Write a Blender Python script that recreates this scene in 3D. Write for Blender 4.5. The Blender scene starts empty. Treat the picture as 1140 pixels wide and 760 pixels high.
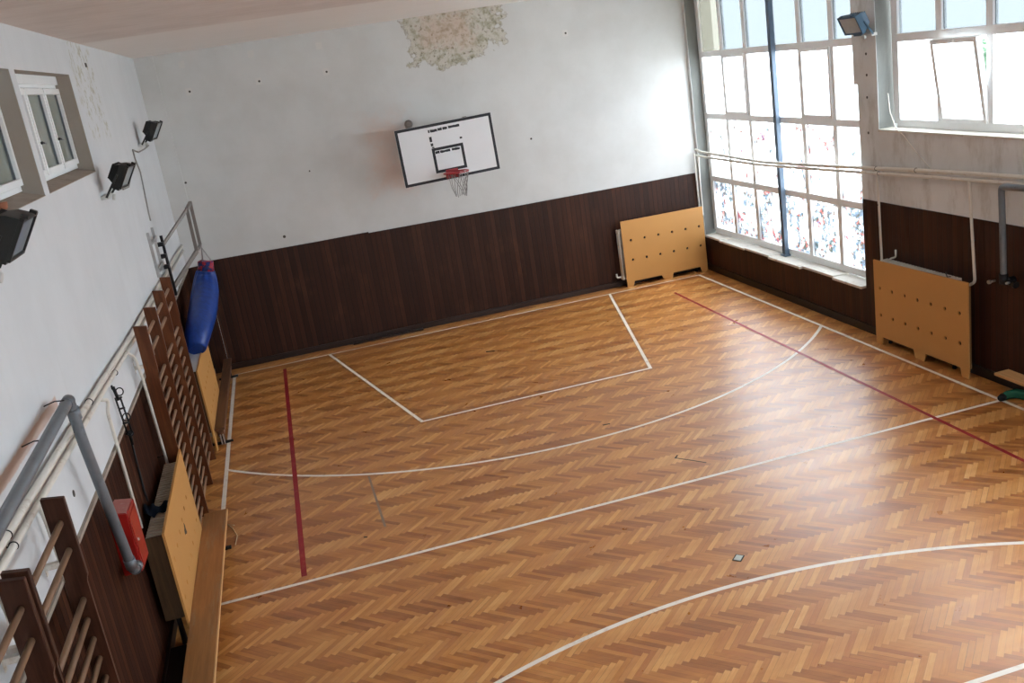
import bpy, bmesh, math, random
from mathutils import Vector, Matrix
random.seed(7)
scene = bpy.context.scene
COL = scene.collection
PI = math.pi

# ------------------------------------------------------------------ room measures (metres)
XL, XR, YF, YB, H = -0.07, 10.15, 0.45, -20.5, 5.79
YN = YB

# ------------------------------------------------------------------ helpers
def lin(c):
    r = []
    for v in c[:3]:
        v = v / 255.0
        r.append(v / 12.92 if v <= 0.04045 else ((v + 0.055) / 1.055) ** 2.4)
    return (r[0], r[1], r[2], 1.0)

class NT:
    """tiny node-tree builder"""
    def __init__(self, name, rough=0.6, spec=0.5, metal=0.0):
        self.m = bpy.data.materials.new(name)
        self.m.use_nodes = True
        self.t = self.m.node_tree
        self.t.nodes.clear()
        self.out = self.n('ShaderNodeOutputMaterial')
        self.b = self.n('ShaderNodeBsdfPrincipled')
        self.b.inputs['Roughness'].default_value = rough
        self.b.inputs['Metallic'].default_value = metal
        self.b.inputs['Specular IOR Level'].default_value = spec
        self.l(self.b.outputs[0], self.out.inputs[0])
    def n(self, typ, **kw):
        nd = self.t.nodes.new(typ)
        for k, v in kw.items():
            setattr(nd, k, v)
        return nd
    def l(self, a, b):
        self.t.links.new(a, b)
    def val(self, sock, v):
        if hasattr(v, 'is_output'):
            self.l(v, sock)
        else:
            sock.default_value = v
    def math(self, op, a, b=0.0, c=None, clamp=False):
        nd = self.n('ShaderNodeMath', operation=op)
        nd.use_clamp = clamp
        self.val(nd.inputs[0], a)
        self.val(nd.inputs[1], b)
        if c is not None:
            self.val(nd.inputs[2], c)
        return nd.outputs[0]
    def mix(self, f, a, b, blend='MIX'):
        nd = self.n('ShaderNodeMix', data_type='RGBA', blend_type=blend)
        self.val(nd.inputs[0], f)
        self.val(nd.inputs[6], a)
        self.val(nd.inputs[7], b)
        return nd.outputs[2]
    def noise(self, vec, scale, detail=3.0, rough=0.55, dist=0.0):
        nd = self.n('ShaderNodeTexNoise')
        nd.inputs['Scale'].default_value = scale
        nd.inputs['Detail'].default_value = detail
        nd.inputs['Roughness'].default_value = rough
        nd.inputs['Distortion'].default_value = dist
        if vec is not None:
            self.l(vec, nd.inputs['Vector'])
        return nd.outputs[0]
    def ramp(self, f, stops, interp='LINEAR'):
        nd = self.n('ShaderNodeValToRGB')
        cr = nd.color_ramp
        cr.interpolation = interp
        while len(cr.elements) < len(stops):
            cr.elements.new(0.5)
        for e, (p, c) in zip(cr.elements, stops):
            e.position = p
            e.color = c if len(c) == 4 else (c[0], c[1], c[2], 1)
        self.l(f, nd.inputs[0])
        return nd.outputs[0]
    def step(self, f, lo, hi):
        nd = self.n('ShaderNodeMapRange', interpolation_type='SMOOTHSTEP')
        self.val(nd.inputs[0], f)
        nd.inputs[1].default_value = lo
        nd.inputs[2].default_value = hi
        return nd.outputs[0]
    def pos(self):
        c = self.n('ShaderNodeTexCoord')
        return c.outputs['Object']
    def sep(self, v):
        s = self.n('ShaderNodeSeparateXYZ')
        self.l(v, s.inputs[0])
        return s.outputs
    def comb(self, x, y, z):
        s = self.n('ShaderNodeCombineXYZ')
        self.val(s.inputs[0], x); self.val(s.inputs[1], y); self.val(s.inputs[2], z)
        return s.outputs[0]
    def scale(self, v, s):
        m = self.n('ShaderNodeMapping')
        m.inputs['Scale'].default_value = s
        self.l(v, m.inputs[0])
        return m.outputs[0]
    def bump(self, h, strength=0.2, dist=0.01):
        b = self.n('ShaderNodeBump')
        b.inputs['Strength'].default_value = strength
        b.inputs['Distance'].default_value = dist
        self.l(h, b.inputs['Height'])
        self.l(b.outputs[0], self.b.inputs['Normal'])
    def color(self, c):
        self.val(self.b.inputs['Base Color'], c)
    def rough(self, c):
        self.val(self.b.inputs['Roughness'], c)
    def box(self, u, v, u0, u1, v0, v1, soft, wob=None):
        """soft mask that is 1 inside a rectangle; wob pushes its edge in and out"""
        a = self.math('SUBTRACT', u, u0)
        b = self.math('SUBTRACT', u1, u)
        c = self.math('SUBTRACT', v, v0)
        d = self.math('SUBTRACT', v1, v)
        m = self.math('MINIMUM', self.math('MINIMUM', a, b), self.math('MINIMUM', c, d))
        if wob is not None:
            m = self.math('ADD', m, wob)
        return self.step(m, -soft, soft)

def paint(name, rgb, rough=0.5, var=0.12, scale=12.0, spec=0.4, metal=0.0, dirt=None, bump=0.0):
    """plain paint / metal / plastic with slight blotches so that no surface is flat"""
    t = NT(name, rough, spec, metal)
    p = t.pos()
    n = t.noise(p, scale, 4)
    c = lin(rgb)
    dk = tuple(x * (1 - var) for x in c[:3]) + (1,)
    lt = tuple(min(1, x * (1 + var)) for x in c[:3]) + (1,)
    base = t.mix(n, dk, lt)
    if dirt:
        n2 = t.noise(p, scale * 0.6, 6, 0.7)
        base = t.mix(t.math('MULTIPLY', t.step(n2, 0.55, 0.7), 0.7), base, lin(dirt))
    t.color(base)
    if bump:
        t.bump(t.noise(p, scale * 6, 3), bump, 0.004)
    return t.m

def wood(name, rgb, axis=1, rough=0.45, spec=0.4, var=0.3, wear=None, fine=1.0):
    t = NT(name, rough, spec)
    p = t.pos()
    s = [26 * fine] * 3
    s[axis] = 1.6 * fine
    n = t.noise(t.scale(p, s), 1.0, 5, 0.6, 0.4)
    n2 = t.noise(p, 2.0, 2)
    c = lin(rgb)
    dk = tuple(x * (1 - var) for x in c[:3]) + (1,)
    lt = tuple(min(1, x * (1 + var)) for x in c[:3]) + (1,)
    base = t.mix(t.step(n, 0.3, 0.7), dk, lt)
    base = t.mix(t.math('MULTIPLY', n2, 0.35), base, dk)
    if wear:
        s2 = [9, 9, 9]; s2[axis] = 1.3
        w = t.noise(t.scale(p, s2), 1.0, 6, 0.7)
        base = t.mix(t.math('MULTIPLY', t.step(w, 0.5, 0.68), 0.65), base, lin(wear))
    t.color(base)
    t.bump(n, 0.12, 0.003)
    return t.m

# ------------------------------------------------------------------ mesh tools
def box(bm, x0, x1, y0, y1, z0, z1, bev=0.0, mat=0, M=None):
    vs = [bm.verts.new(Vector((x, y, z))) for z in (z0, z1) for y in (y0, y1) for x in (x0, x1)]
    q = [(0, 2, 3, 1), (4, 5, 7, 6), (0, 1, 5, 4), (2, 6, 7, 3), (0, 4, 6, 2), (1, 3, 7, 5)]
    fs = []
    for f in q:
        fc = bm.faces.new([vs[i] for i in f]); fc.material_index = mat; fs.append(fc)
    if bev > 0:
        es = list({e for f in fs for e in f.edges})
        r = bmesh.ops.bevel(bm, geom=es, offset=bev, segments=2, affect='EDGES', profile=0.6)
        for f in r['faces']:
            f.material_index = mat
        vs = list({v for f in r['faces'] for v in f.verts} | {v for v in vs if v.is_valid})
    if M is not None:
        for v in vs:
            v.co = M @ v.co
    return vs

def obox(bm, c, u, v, w, bev=0.0, mat=0):
    """box by centre and three half-vectors"""
    c, u, v, w = Vector(c), Vector(u), Vector(v), Vector(w)
    M = Matrix(((u.x, v.x, w.x, c.x), (u.y, v.y, w.y, c.y), (u.z, v.z, w.z, c.z), (0, 0, 0, 1)))
    if M.to_3x3().determinant() < 0:
        M = Matrix(((u.x, v.x, -w.x, c.x), (u.y, v.y, -w.y, c.y), (u.z, v.z, -w.z, c.z), (0, 0, 0, 1)))
    lu, lv, lw = u.length, v.length, w.length
    M2 = M @ Matrix.Diagonal((1 / lu, 1 / lv, 1 / lw, 1))
    return box(bm, -lu, lu, -lv, lv, -lw, lw, bev, mat, M2)

def frame_at(d, up=None):
    d = d.normalized()
    a = up if up is not None else (Vector((0, 0, 1)) if abs(d.z) < 0.9 else Vector((0, 1, 0)))
    u = a.cross(d).normalized()
    return u, d.cross(u).normalized()

def tube(bm, pts, r, seg=12, closed=False, caps=True, mat=0, smooth=True):
    """sweep a round section along points; r may be one radius or one for each point"""
    pts = [Vector(p) for p in pts]
    n = len(pts)
    rs = r if isinstance(r, (list, tuple)) else [r] * n
    rings = []
    prev_u = None
    for i, p in enumerate(pts):
        if closed:
            d = (pts[(i + 1) % n] - pts[i - 1])
        else:
            d = pts[min(i + 1, n - 1)] - pts[max(i - 1, 0)]
        d = d.normalized()
        if prev_u is None:
            u, v = frame_at(d)
        else:
            u = (prev_u - d * prev_u.dot(d))
            u = u.normalized() if u.length > 1e-6 else frame_at(d)[0]
            v = d.cross(u)
        prev_u = u
        rings.append([bm.verts.new(p + (u * math.cos(2 * PI * k / seg) + v * math.sin(2 * PI * k / seg)) * rs[i]) for k in range(seg)])
    m = n if closed else n - 1
    for i in range(m):
        a, b = rings[i], rings[(i + 1) % n]
        for k in range(seg):
            f = bm.faces.new((a[k], a[(k + 1) % seg], b[(k + 1) % seg], b[k]))
            f.smooth = smooth; f.material_index = mat
    if caps and not closed:
        f = bm.faces.new(list(reversed(rings[0]))); f.material_index = mat
        f = bm.faces.new(rings[-1]); f.material_index = mat

def bend(pts, r, k=5):
    """round the corners of a polyline"""
    pts = [Vector(p) for p in pts]
    out = [pts[0]]
    for i in range(1, len(pts) - 1):
        a, b, c = pts[i - 1], pts[i], pts[i + 1]
        d1, d2 = (a - b), (c - b)
        q = min(r, d1.length * 0.45, d2.length * 0.45)
        p0, p1 = b + d1.normalized() * q, b + d2.normalized() * q
        for j in range(k + 1):
            t = j / k
            out.append(p0 * (1 - t) ** 2 + b * 2 * t * (1 - t) + p1 * t * t)
    out.append(pts[-1])
    return out

def cyl(bm, a, b, r, seg=16, mat=0):
    tube(bm, [a, b], r, seg, mat=mat)

def quad(bm, pts, mat=0):
    f = bm.faces.new([bm.verts.new(Vector(p)) for p in pts]); f.material_index = mat
    return f

def prism(bm, pts2, y0, y1, fn, mat=0):
    """extrude a 2-D outline between two depths; fn(u, v, depth) -> point"""
    a = [bm.verts.new(Vector(fn(u, v, y0))) for u, v in pts2]
    b = [bm.verts.new(Vector(fn(u, v, y1))) for u, v in pts2]
    n = len(a)
    bm.faces.new(a).material_index = mat
    bm.faces.new(list(reversed(b))).material_index = mat
    for i in range(n):
        bm.faces.new((a[i], b[i], b[(i + 1) % n], a[(i + 1) % n])).material_index = mat

def root_loc(o):
    while o.parent:
        o = o.parent
    return o.location

def obj(name, bm, mats, parent=None, origin=None, smooth=False):
    bmesh.ops.recalc_face_normals(bm, faces=bm.faces[:])
    if parent is not None:
        org = Vector(root_loc(parent))
    elif origin is not None:
        org = Vector(origin)
    else:
        org = Vector((0, 0, 0))
    if org.length > 0:
        for v in bm.verts:
            v.co -= org
    me = bpy.data.meshes.new(name)
    bm.to_mesh(me); bm.free()
    for m in (mats if isinstance(mats, (list, tuple)) else [mats]):
        me.materials.append(m)
    if smooth:
        for p in me.polygons:
            p.use_smooth = True
    o = bpy.data.objects.new(name, me)
    COL.objects.link(o)
    if parent is not None:
        o.parent = parent
    else:
        o.location = org
    return o

def tag(o, label, cat, group=None):
    o['label'] = label; o['category'] = cat
    if group:
        o['group'] = group
    return o

def thing(name, label, cat, loc=(0, 0, 0), group=None):
    o = bpy.data.objects.new(name, None)
    o.empty_display_size = 0.1
    COL.objects.link(o)
    o.location = Vector(loc)
    return tag(o, label, cat, group)

def struct(o):
    o['kind'] = 'structure'
    return o

def sroot(name):
    o = bpy.data.objects.new(name, None)
    COL.objects.link(o)
    return struct(o)

B = bmesh.new

# ------------------------------------------------------------------ materials
def mat_floor():
    t = NT('herringbone_parquet', 0.3, 0.85)
    p = t.pos()
    x, y, z = t.sep(p)
    N = 7.0
    W = 0.0505
    k = 1 / (math.sqrt(2) * W)
    u = t.math('MULTIPLY', t.math('ADD', x, y), k)
    v = t.math('MULTIPLY', t.math('SUBTRACT', x, y), k)
    i, j = t.math('FLOOR', u), t.math('FLOOR', v)
    kk = t.math('FLOORED_MODULO', t.math('SUBTRACT', i, j), 2 * N)
    hor = t.math('LESS_THAN', kk, N - 0.5)
    idx = t.math('SUBTRACT', i, t.math('MULTIPLY', kk, hor))
    ver = t.math('SUBTRACT', 1.0, hor)
    idy = t.math('SUBTRACT', j, t.math('MULTIPLY', t.math('SUBTRACT', 2 * N - 1, kk), ver))
    wn = t.n('ShaderNodeTexWhiteNoise', noise_dimensions='3D')
    t.l(t.comb(idx, idy, hor), wn.inputs['Vector'])
    rnd = wn.outputs['Value']
    rr = t.sep(wn.outputs['Color'])
    # grain runs along each block
    gu = t.math('MULTIPLY', u, t.math('ADD', t.math('MULTIPLY', hor, 0.22), t.math('MULTIPLY', ver, 3.5)))
    gv = t.math('MULTIPLY', v, t.math('ADD', t.math('MULTIPLY', ver, 0.22), t.math('MULTIPLY', hor, 3.5)))
    g = t.noise(t.comb(gu, gv, t.math('MULTIPLY', rnd, 50.0)), 1.6, 4, 0.6)
    band = t.noise(t.comb(t.math('MULTIPLY', x, 0.55), t.math('MULTIPLY', y, 4.0), hor), 1.0, 3, 0.6)
    tone = t.math('ADD', t.math('MULTIPLY', rnd, 0.28), t.math('MULTIPLY', g, 0.26))
    tone = t.math('ADD', tone, t.math('MULTIPLY', band, 0.40))
    tone = t.math('ADD', tone, t.math('MULTIPLY', hor, 0.205))  # one block direction lighter: grain sheen painted into the tone
    base = t.ramp(tone, [(0.16, lin((112, 62, 26))), (0.34, lin((156, 94, 43))), (0.54, lin((188, 123, 60))),
                         (0.76, lin((211, 152, 86))), (1.0, lin((230, 184, 120)))])
    # a few redder blocks
    base = t.mix(t.math('MULTIPLY', t.step(rr[1], 0.78, 0.92), 0.3), base, lin((168, 96, 56)))
    # broad wear
    big = t.noise(p, 0.55, 4, 0.6)
    base = t.mix(t.math('MULTIPLY', t.step(big, 0.5, 0.72), 0.25), base, lin((150, 92, 52)))
    # joints
    fu, fv = t.math('FRACT', u), t.math('FRACT', v)
    eu = t.math('MINIMUM', fu, t.math('SUBTRACT', 1.0, fu))
    ev = t.math('MINIMUM', fv, t.math('SUBTRACT', 1.0, fv))
    side = t.math('ADD', t.math('MULTIPLY', hor, ev), t.math('MULTIPLY', ver, eu))
    endh = t.math('ADD', t.math('MULTIPLY', t.math('SUBTRACT', u, idx), hor), t.math('MULTIPLY', t.math('SUBTRACT', v, idy), ver))
    ende = t.math('MINIMUM', endh, t.math('SUBTRACT', N, endh))
    jm = t.math('SUBTRACT', 1.0, t.step(t.math('MINIMUM', side, ende), 0.01, 0.05))
    jn = t.math('MULTIPLY', jm, t.math('ADD', 0.22, t.math('MULTIPLY', t.step(rr[2], 0.66, 0.95), 0.55)))
    base = t.mix(jn, base, lin((66, 38, 22)))
    # dark worn edge strips beside the side walls
    t.color(base)
    ro = t.math('ADD', 0.22, t.math('MULTIPLY', t.noise(p, 3.0, 5, 0.7), 0.14))
    ro = t.math('ADD', ro, t.math('MULTIPLY', rnd, 0.06))
    t.rough(ro)
    t.bump(t.math('ADD', t.math('MULTIPLY', rr[0], 0.6), t.math('MULTIPLY', jm, -1.0)), 0.12, 0.002)
    return t.m

def mat_line(name, rgb, wear=0.55):
    t = NT(name, 0.45, 0.4)
    p = t.pos()
    n = t.noise(p, 9.0, 6, 0.7)
    t.color(t.mix(t.math('MULTIPLY', t.step(n, 0.50, 0.72), wear), lin(rgb), lin((168, 120, 82))))
    return t.m

def plaster(name, kind):
    """old white wall paint; each wall has its own stains"""
    t = NT(name, 0.85, 0.2)
    p = t.pos()
    x, y, z = t.sep(p)
    n1 = t.noise(p, 1.1, 5, 0.6)
    n2 = t.noise(p, 14.0, 4, 0.6)
    a, b = lin((209, 210, 208)), lin((200, 200, 197))
    if kind == 'left':
        a, b = lin((209, 212, 214)), lin((202, 205, 207))
    if kind == 'right':
        a, b = lin((218, 220, 219)), lin((204, 204, 201))
    if kind == 'ceiling':
        a, b = lin((222, 214, 209)), lin((208, 199, 193))
    base = t.mix(t.step(n1, 0.3, 0.75), a, b)
    base = t.mix(t.math('MULTIPLY', t.step(n2, 0.62, 0.8), 0.25), base, lin((190, 188, 182)))
    if kind == 'back':
        w = t.math('MULTIPLY', t.math('SUBTRACT', t.noise(p, 3.2, 6, 0.65), 0.5), 0.9)
        vv = t.math('SUBTRACT', z, t.math('MULTIPLY', t.math('ABSOLUTE', t.math('SUBTRACT', x, 5.3)), 0.30))
        w = t.math('ADD', w, t.math('MULTIPLY', t.math('SUBTRACT', t.noise(p, 13.0, 5, 0.7), 0.5), 0.25))
        m = t.box(x, vv, 4.68, 6.48, 4.80, 6.4, 0.025, w)
        # the peeled patch is narrower at its foot
        q1 = t.noise(p, 7.0, 6, 0.65)
        q2 = t.noise(p, 16.0, 5, 0.7)
        inner = t.ramp(q1, [(0.30, lin((136, 132, 112))), (0.43, lin((176, 172, 154))), (0.55, lin((202, 199, 189))), (0.66, lin((186, 178, 168))), (0.8, lin((158, 152, 140)))])
        inner = t.mix(t.step(q2, 0.56, 0.64), inner, lin((128, 124, 106)))
        inner = t.mix(t.math('MULTIPLY', t.box(x, z, 5.0, 5.9, 5.25, 5.8, 0.15, w), 0.35), inner, lin((206, 170, 150)))
        base = t.mix(m, base, inner)
        rim = t.math('MULTIPLY', t.math('MULTIPLY', m, t.math('SUBTRACT', 1.0, m)), t.step(q1, 0.42, 0.52))
        base = t.mix(t.math('MULTIPLY', rim, 3.0, clamp=True), base, lin((140, 135, 122)))
        pk = t.box(x, z, 3.72, 4.25, 2.85, 4.0, 0.35, w)
        base = t.mix(t.math('MULTIPLY', pk, 0.5), base, lin((216, 178, 158)))
    if kind == 'left':
        w = t.math('MULTIPLY', t.math('SUBTRACT', t.noise(p, 4.0, 6, 0.7), 0.5), 0.9)
        pm = t.math('MULTIPLY', t.box(y, z, -5.75, -4.4, 4.75, 5.7, 0.12, w), t.step(t.noise(p, 8.0, 6, 0.7), 0.5, 0.62))
        base = t.mix(pm, base, lin((178, 176, 160)))
        # long stripe of bare pinkish plaster where a pipe once ran
        w2 = t.math('MULTIPLY', t.math('SUBTRACT', t.noise(p, 10.0, 4, 0.6), 0.5), 0.03)
        st = t.box(y, z, -14.0, -10.35, 2.905, 2.99, 0.008, w2)
        base = t.mix(st, base, lin((194, 174, 162)))
        base = t.mix(t.math('LESS_THAN', x, XL - 0.004), base, t.mix(n1, lin((168, 160, 150)), lin((140, 132, 122))))  # window reveals: their dimmer light is painted into the plaster colour
        # brush streaks
        sv = t.noise(t.scale(p, (1.0, 6.0, 0.5)), 1.0, 4, 0.6)
        base = t.mix(t.math('MULTIPLY', t.step(sv, 0.5, 0.75), 0.25), base, lin((196, 197, 196)))
    if kind == 'right':
        s = t.noise(t.scale(p, (2.0, 2.0, 0.7)), 2.2, 6, 0.7)
        base = t.mix(t.math('MULTIPLY', t.step(s, 0.48, 0.7), 0.6), base, lin((178, 174, 167)))
        base = t.mix(t.step(x, 10.152, 10.16), base, t.mix(s, lin((134, 136, 131)), lin((102, 104, 102))))  # window reveals: dirty plaster, darkened further with painted-in recess shade
    if kind == 'ceiling':
        s = t.noise(t.scale(p, (1.2, 9.0, 1.0)), 1.0, 5, 0.6)
        base = t.mix(t.math('MULTIPLY', t.step(s, 0.45, 0.7), 0.22), base, lin((188, 176, 168)))
        # the strip next to the back wall is lighter
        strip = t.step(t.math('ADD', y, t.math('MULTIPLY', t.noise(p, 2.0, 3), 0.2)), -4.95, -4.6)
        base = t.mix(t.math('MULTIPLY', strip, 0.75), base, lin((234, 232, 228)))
    t.color(base)
    t.bump(t.math('ADD', t.math('MULTIPLY', n2, 0.3), n1), 0.08, 0.01)
    return t.m

def mat_panelling(name, axis, ro=0.45, sp=0.25):
    t = NT(name, ro, sp)
    p = t.pos()
    s = t.sep(p)
    a = s[axis]
    Wd = 0.098
    q = t.math('DIVIDE', a, Wd)
    i = t.math('FLOOR', q)
    f = t.math('FRACT', q)
    wn = t.n('ShaderNodeTexWhiteNoise', noise_dimensions='1D')
    t.l(i, wn.inputs['W'])
    r = wn.outputs['Value']
    sc = [1, 1, 1]; sc[axis] = 30; sc[2] = 1.4
    g = t.noise(t.comb(t.math('MULTIPLY', a, 34.0), t.math('MULTIPLY', r, 30.0), t.math('MULTIPLY', s[2], 1.5)), 1.0, 5, 0.6)
    tone = t.math('ADD', t.math('MULTIPLY', r, 0.45), t.math('MULTIPLY', g, 0.55))
    base = t.ramp(tone, [(0.1, lin((34, 15, 8))), (0.45, lin((50, 25, 14))), (0.7, lin((63, 34, 20))), (1.0, lin((84, 50, 30)))])
    wear = t.noise(t.scale(p, (2.5, 2.5, 1.2)), 1.0, 6, 0.65)
    base = t.mix(t.math('MULTIPLY', t.step(wear, 0.52, 0.72), 0.35), base, lin((92, 58, 36)))
    scr = t.noise(t.comb(t.math('MULTIPLY', a, 28.0), 3.0, t.math('MULTIPLY', s[2], 2.2)), 1.0, 3, 0.5)
    base = t.mix(t.math('MULTIPLY', t.step(scr, 0.76, 0.82), 0.55), base, lin((150, 120, 95)))
    e = t.math('MINIMUM', f, t.math('SUBTRACT', 1.0, f))
    gr = t.math('SUBTRACT', 1.0, t.step(e, 0.02, 0.07))
    base = t.mix(gr, base, lin((16, 9, 7)))
    t.color(base)
    t.rough(t.math('ADD', ro - 0.06, t.math('MULTIPLY', wear, 0.25)))
    t.bump(t.math('SUBTRACT', t.math('MULTIPLY', g, 0.15), gr), 0.6, 0.006)
    return t.m

def glass_pane(name, trans, tint, diff, mixv=0.5, paint_density=None):
    """frosted pane: part of the daylight passes straight, part is scattered"""
    t = NT(name)
    t.t.nodes.remove(t.b)
    tr = t.n('ShaderNodeBsdfTransparent')
    tl = t.n('ShaderNodeBsdfTranslucent')
    mx = t.n('ShaderNodeMixShader')
    col_t, col_d = lin(tint), lin(diff)
    col_t = tuple(c * trans for c in col_t[:3]) + (1,)
    if paint_density is None:
        tr.inputs[0].default_value = col_t
        tl.inputs[0].default_value = col_d
    else:
        p = t.pos()
        x, y, z = t.sep(p)
        hi, lo_amount = paint_density
        v = t.comb(0.0, y, z)
        edge = t.noise(v, 2.0, 3, 0.6)
        blot = t.noise(v, 3.4, 9, 0.78, 0.6)
        thr = t.math('ADD', blot, t.math('MULTIPLY', t.math('SUBTRACT', edge, 0.5), 0.5))
        m = t.step(thr, hi, hi + 0.05)
        hue = t.noise(v, 3.4, 4, 0.7, 0.8)
        pc = t.ramp(hue, [(0.32, lin((118, 160, 170))), (0.39, lin((186, 142, 138))), (0.45, lin((118, 120, 108))), (0.51, lin((150, 160, 176))),
                          (0.57, lin((112, 122, 116))), (0.62, lin((190, 132, 128))), (0.69, lin((120, 124, 144)))])
        st = t.noise(v, 9.0, 4, 0.7)
        m = t.math('MULTIPLY', m, t.math('ADD', 0.45, t.math('MULTIPLY', t.step(st, 0.38, 0.55), 0.55)))
        pt = t.mix(1.0, pc, (lo_amount, lo_amount, lo_amount, 1), 'MULTIPLY')
        t.l(t.mix(m, col_t, pt), tr.inputs[0])
        t.l(t.mix(m, col_d, pt), tl.inputs[0])
    mx.inputs[0].default_value = mixv
    t.l(tr.outputs[0], mx.inputs[1])
    t.l(tl.outputs[0], mx.inputs[2])
    t.l(mx.outputs[0], t.out.inputs[0])
    return t.m

M = {}
M['floor'] = mat_floor()
M['line'] = mat_line('white_court_paint', (238, 230, 218), 0.35)
M['red_line'] = mat_line('red_court_paint', (158, 38, 48), 0.3)
M['blue_line'] = mat_line('faded_blue_tape', (150, 132, 118), 0.75)
M['wall_back'] = plaster('old_white_plaster_back', 'back')
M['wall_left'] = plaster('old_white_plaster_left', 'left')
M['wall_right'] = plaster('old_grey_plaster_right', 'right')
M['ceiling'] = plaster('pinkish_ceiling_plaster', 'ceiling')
M['panel_x'] = mat_panelling('dark_boards_back', 0)
M['panel_y'] = mat_panelling('dark_boards_side', 1)
M['panel_left'] = mat_panelling('dark_boards_left', 1, 0.65, 0.08)
M['base'] = wood('dark_baseboard', (44, 26, 19), 0, 0.4)
M['base_y'] = wood('dark_baseboard_side', (26, 18, 15), 1, 0.4)
M['filler'] = paint('repair_filler', (212, 211, 207), 0.9, 0.05, 20)
M['hole'] = paint('drilled_hole', (72, 68, 62), 0.9)
M['pvc'] = paint('white_window_plastic', (240, 243, 244), 0.35, 0.05, 6, 0.5)
M['gasket'] = paint('grey_window_gasket', (92, 100, 106), 0.6)
M['pane'] = glass_pane('frosted_pane', 0.95, (252, 254, 255), (250, 252, 255), 0.3)
M['pane_tint'] = glass_pane('blue_tinted_pane', 0.36, (243, 248, 250), (126, 130, 132), 0.3)
M['pane_cream'] = glass_pane('cream_tinted_pane', 0.36, (246, 244, 234), (136, 134, 126), 0.3)
M['pane_paint'] = glass_pane('graffiti_pane', 0.95, (252, 254, 255), (250, 252, 255), 0.3, (0.45, 0.9))
M['pane_faint'] = glass_pane('faint_graffiti_pane', 0.95, (252, 254, 255), (250, 252, 255), 0.3, (0.525, 0.9))
M['sill'] = paint('worn_stone_sill', (206, 202, 192), 0.6, 0.12, 7, 0.4, dirt=(150, 140, 126))
M['sill_dirty'] = paint('pale_lit_cap', (160, 148, 136), 0.85, 0.2, 9, 0.2, dirt=(110, 98, 88))
M['pipe'] = paint('cream_pipe_paint', (216, 212, 202), 0.4, 0.06, 9, 0.5, dirt=(176, 164, 148))
M['pipe_grey'] = paint('grey_galvanised_pipe', (112, 118, 124), 0.45, 0.14, 14, 0.5, 0.35, dirt=(90, 92, 94))
M['steel'] = paint('grey_steel_tube', (120, 112, 106), 0.45, 0.12, 18, 0.5, 0.3)
M['steel_light'] = paint('bare_steel', (176, 176, 174), 0.35, 0.12, 18, 0.5, 0.7)
M['dark_metal'] = paint('dark_steel', (38, 38, 40), 0.5, 0.15, 20, 0.4, 0.4)
M['post'] = paint('blue_grey_post_paint', (92, 108, 126), 0.5, 0.12, 6, 0.4)
M['bar_wood'] = wood('brown_varnished_upright', (94, 50, 25), 2, 0.42, 0.3, 0.28, wear=(118, 70, 40))
M['bar_dark'] = wood('dark_stained_upright', (62, 36, 24), 2, 0.5, 0.2, 0.25, wear=(84, 52, 38))
M['rung'] = wood('pale_worn_rung', (150, 118, 92), 1, 0.5, 0.35, 0.22)
M['rung_dark'] = wood('brown_worn_rung', (124, 94, 70), 1, 0.5, 0.35, 0.25)
M['cover'] = paint('ochre_painted_board', (196, 144, 82), 0.45, 0.05, 3, 0.35, dirt=None)
M['cover_edge'] = wood('bare_board_edge', (120, 86, 52), 2, 0.6)
M['hole_shade'] = paint('dark_hole_shade', (46, 30, 22), 0.9)
M['rad'] = paint('white_radiator_enamel', (206, 202, 192), 0.4, 0.08, 9, 0.5, dirt=(150, 140, 128))
M['rad_dusty'] = paint('dusty_radiator_enamel', (170, 158, 144), 0.55, 0.12, 9, 0.4, dirt=(104, 90, 78))
M['bench_top'] = wood('worn_bench_plank', (156, 106, 60), 1, 0.42, 0.45, 0.18, wear=(146, 124, 98))
M['bench_edge'] = wood('pale_bench_edge', (206, 160, 106), 1, 0.5, 0.4, 0.15)
M['bench_old'] = wood('dark_old_bench', (98, 64, 42), 1, 0.45, 0.45, 0.25, wear=(146, 104, 76))
M['side_board'] = wood('blackened_side_board', (74, 54, 34), 2, 0.6, 0.3, 0.4, wear=(44, 34, 26))
M['board_white'] = paint('white_backboard', (226, 228, 230), 0.4, 0.03, 4, 0.4)
M['black'] = mat_line('black_board_paint', (34, 34, 38), 0.0)
M['black_worn'] = paint('worn_black_tape', (44, 46, 50), 0.7, 0.2, 30)
M['red_metal'] = paint('red_rim_paint', (158, 44, 52), 0.4, 0.1, 20, 0.5)
M['net'] = paint('grey_net_cord', (128, 126, 122), 0.8)
M['red_box'] = paint('red_hydrant_paint', (152, 26, 20), 0.3, 0.1, 6, 0.6)
M['red_box_top'] = paint('pale_red_top', (176, 112, 106), 0.6, 0.15, 14, 0.4, dirt=(206, 176, 170))
M['blue_bag'] = None
M['navy'] = paint('dark_navy_cloth', (26, 36, 50), 0.85, 0.3, 18, 0.2, bump=0.4)
M['lamp_body'] = paint('black_lamp_housing', (34, 34, 32), 0.5, 0.15, 20, 0.4)
M['lamp_body_blue'] = paint('petrol_grey_lamp_housing', (58, 84, 104), 0.5, 0.1, 20, 0.4)
M['lamp_glass'] = paint('lamp_glass', (150, 158, 162), 0.12, 0.1, 10, 0.7)
M['lamp_glass_b'] = paint('lamp_glass_grey', (182, 186, 184), 0.15, 0.15, 12, 0.7)
M['lamp_grey'] = paint('pale_lamp_bracket', (196, 196, 192), 0.5, 0.1, 20)
M['cable'] = paint('grey_cable', (150, 148, 144), 0.7)
M['cord'] = paint('cream_cord', (206, 186, 150), 0.8)
M['green'] = paint('dark_green_fabric', (22, 84, 62), 0.6, 0.2, 14, 0.3)
M['black_rubber'] = paint('black_rubber', (18, 18, 20), 0.6)
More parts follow.
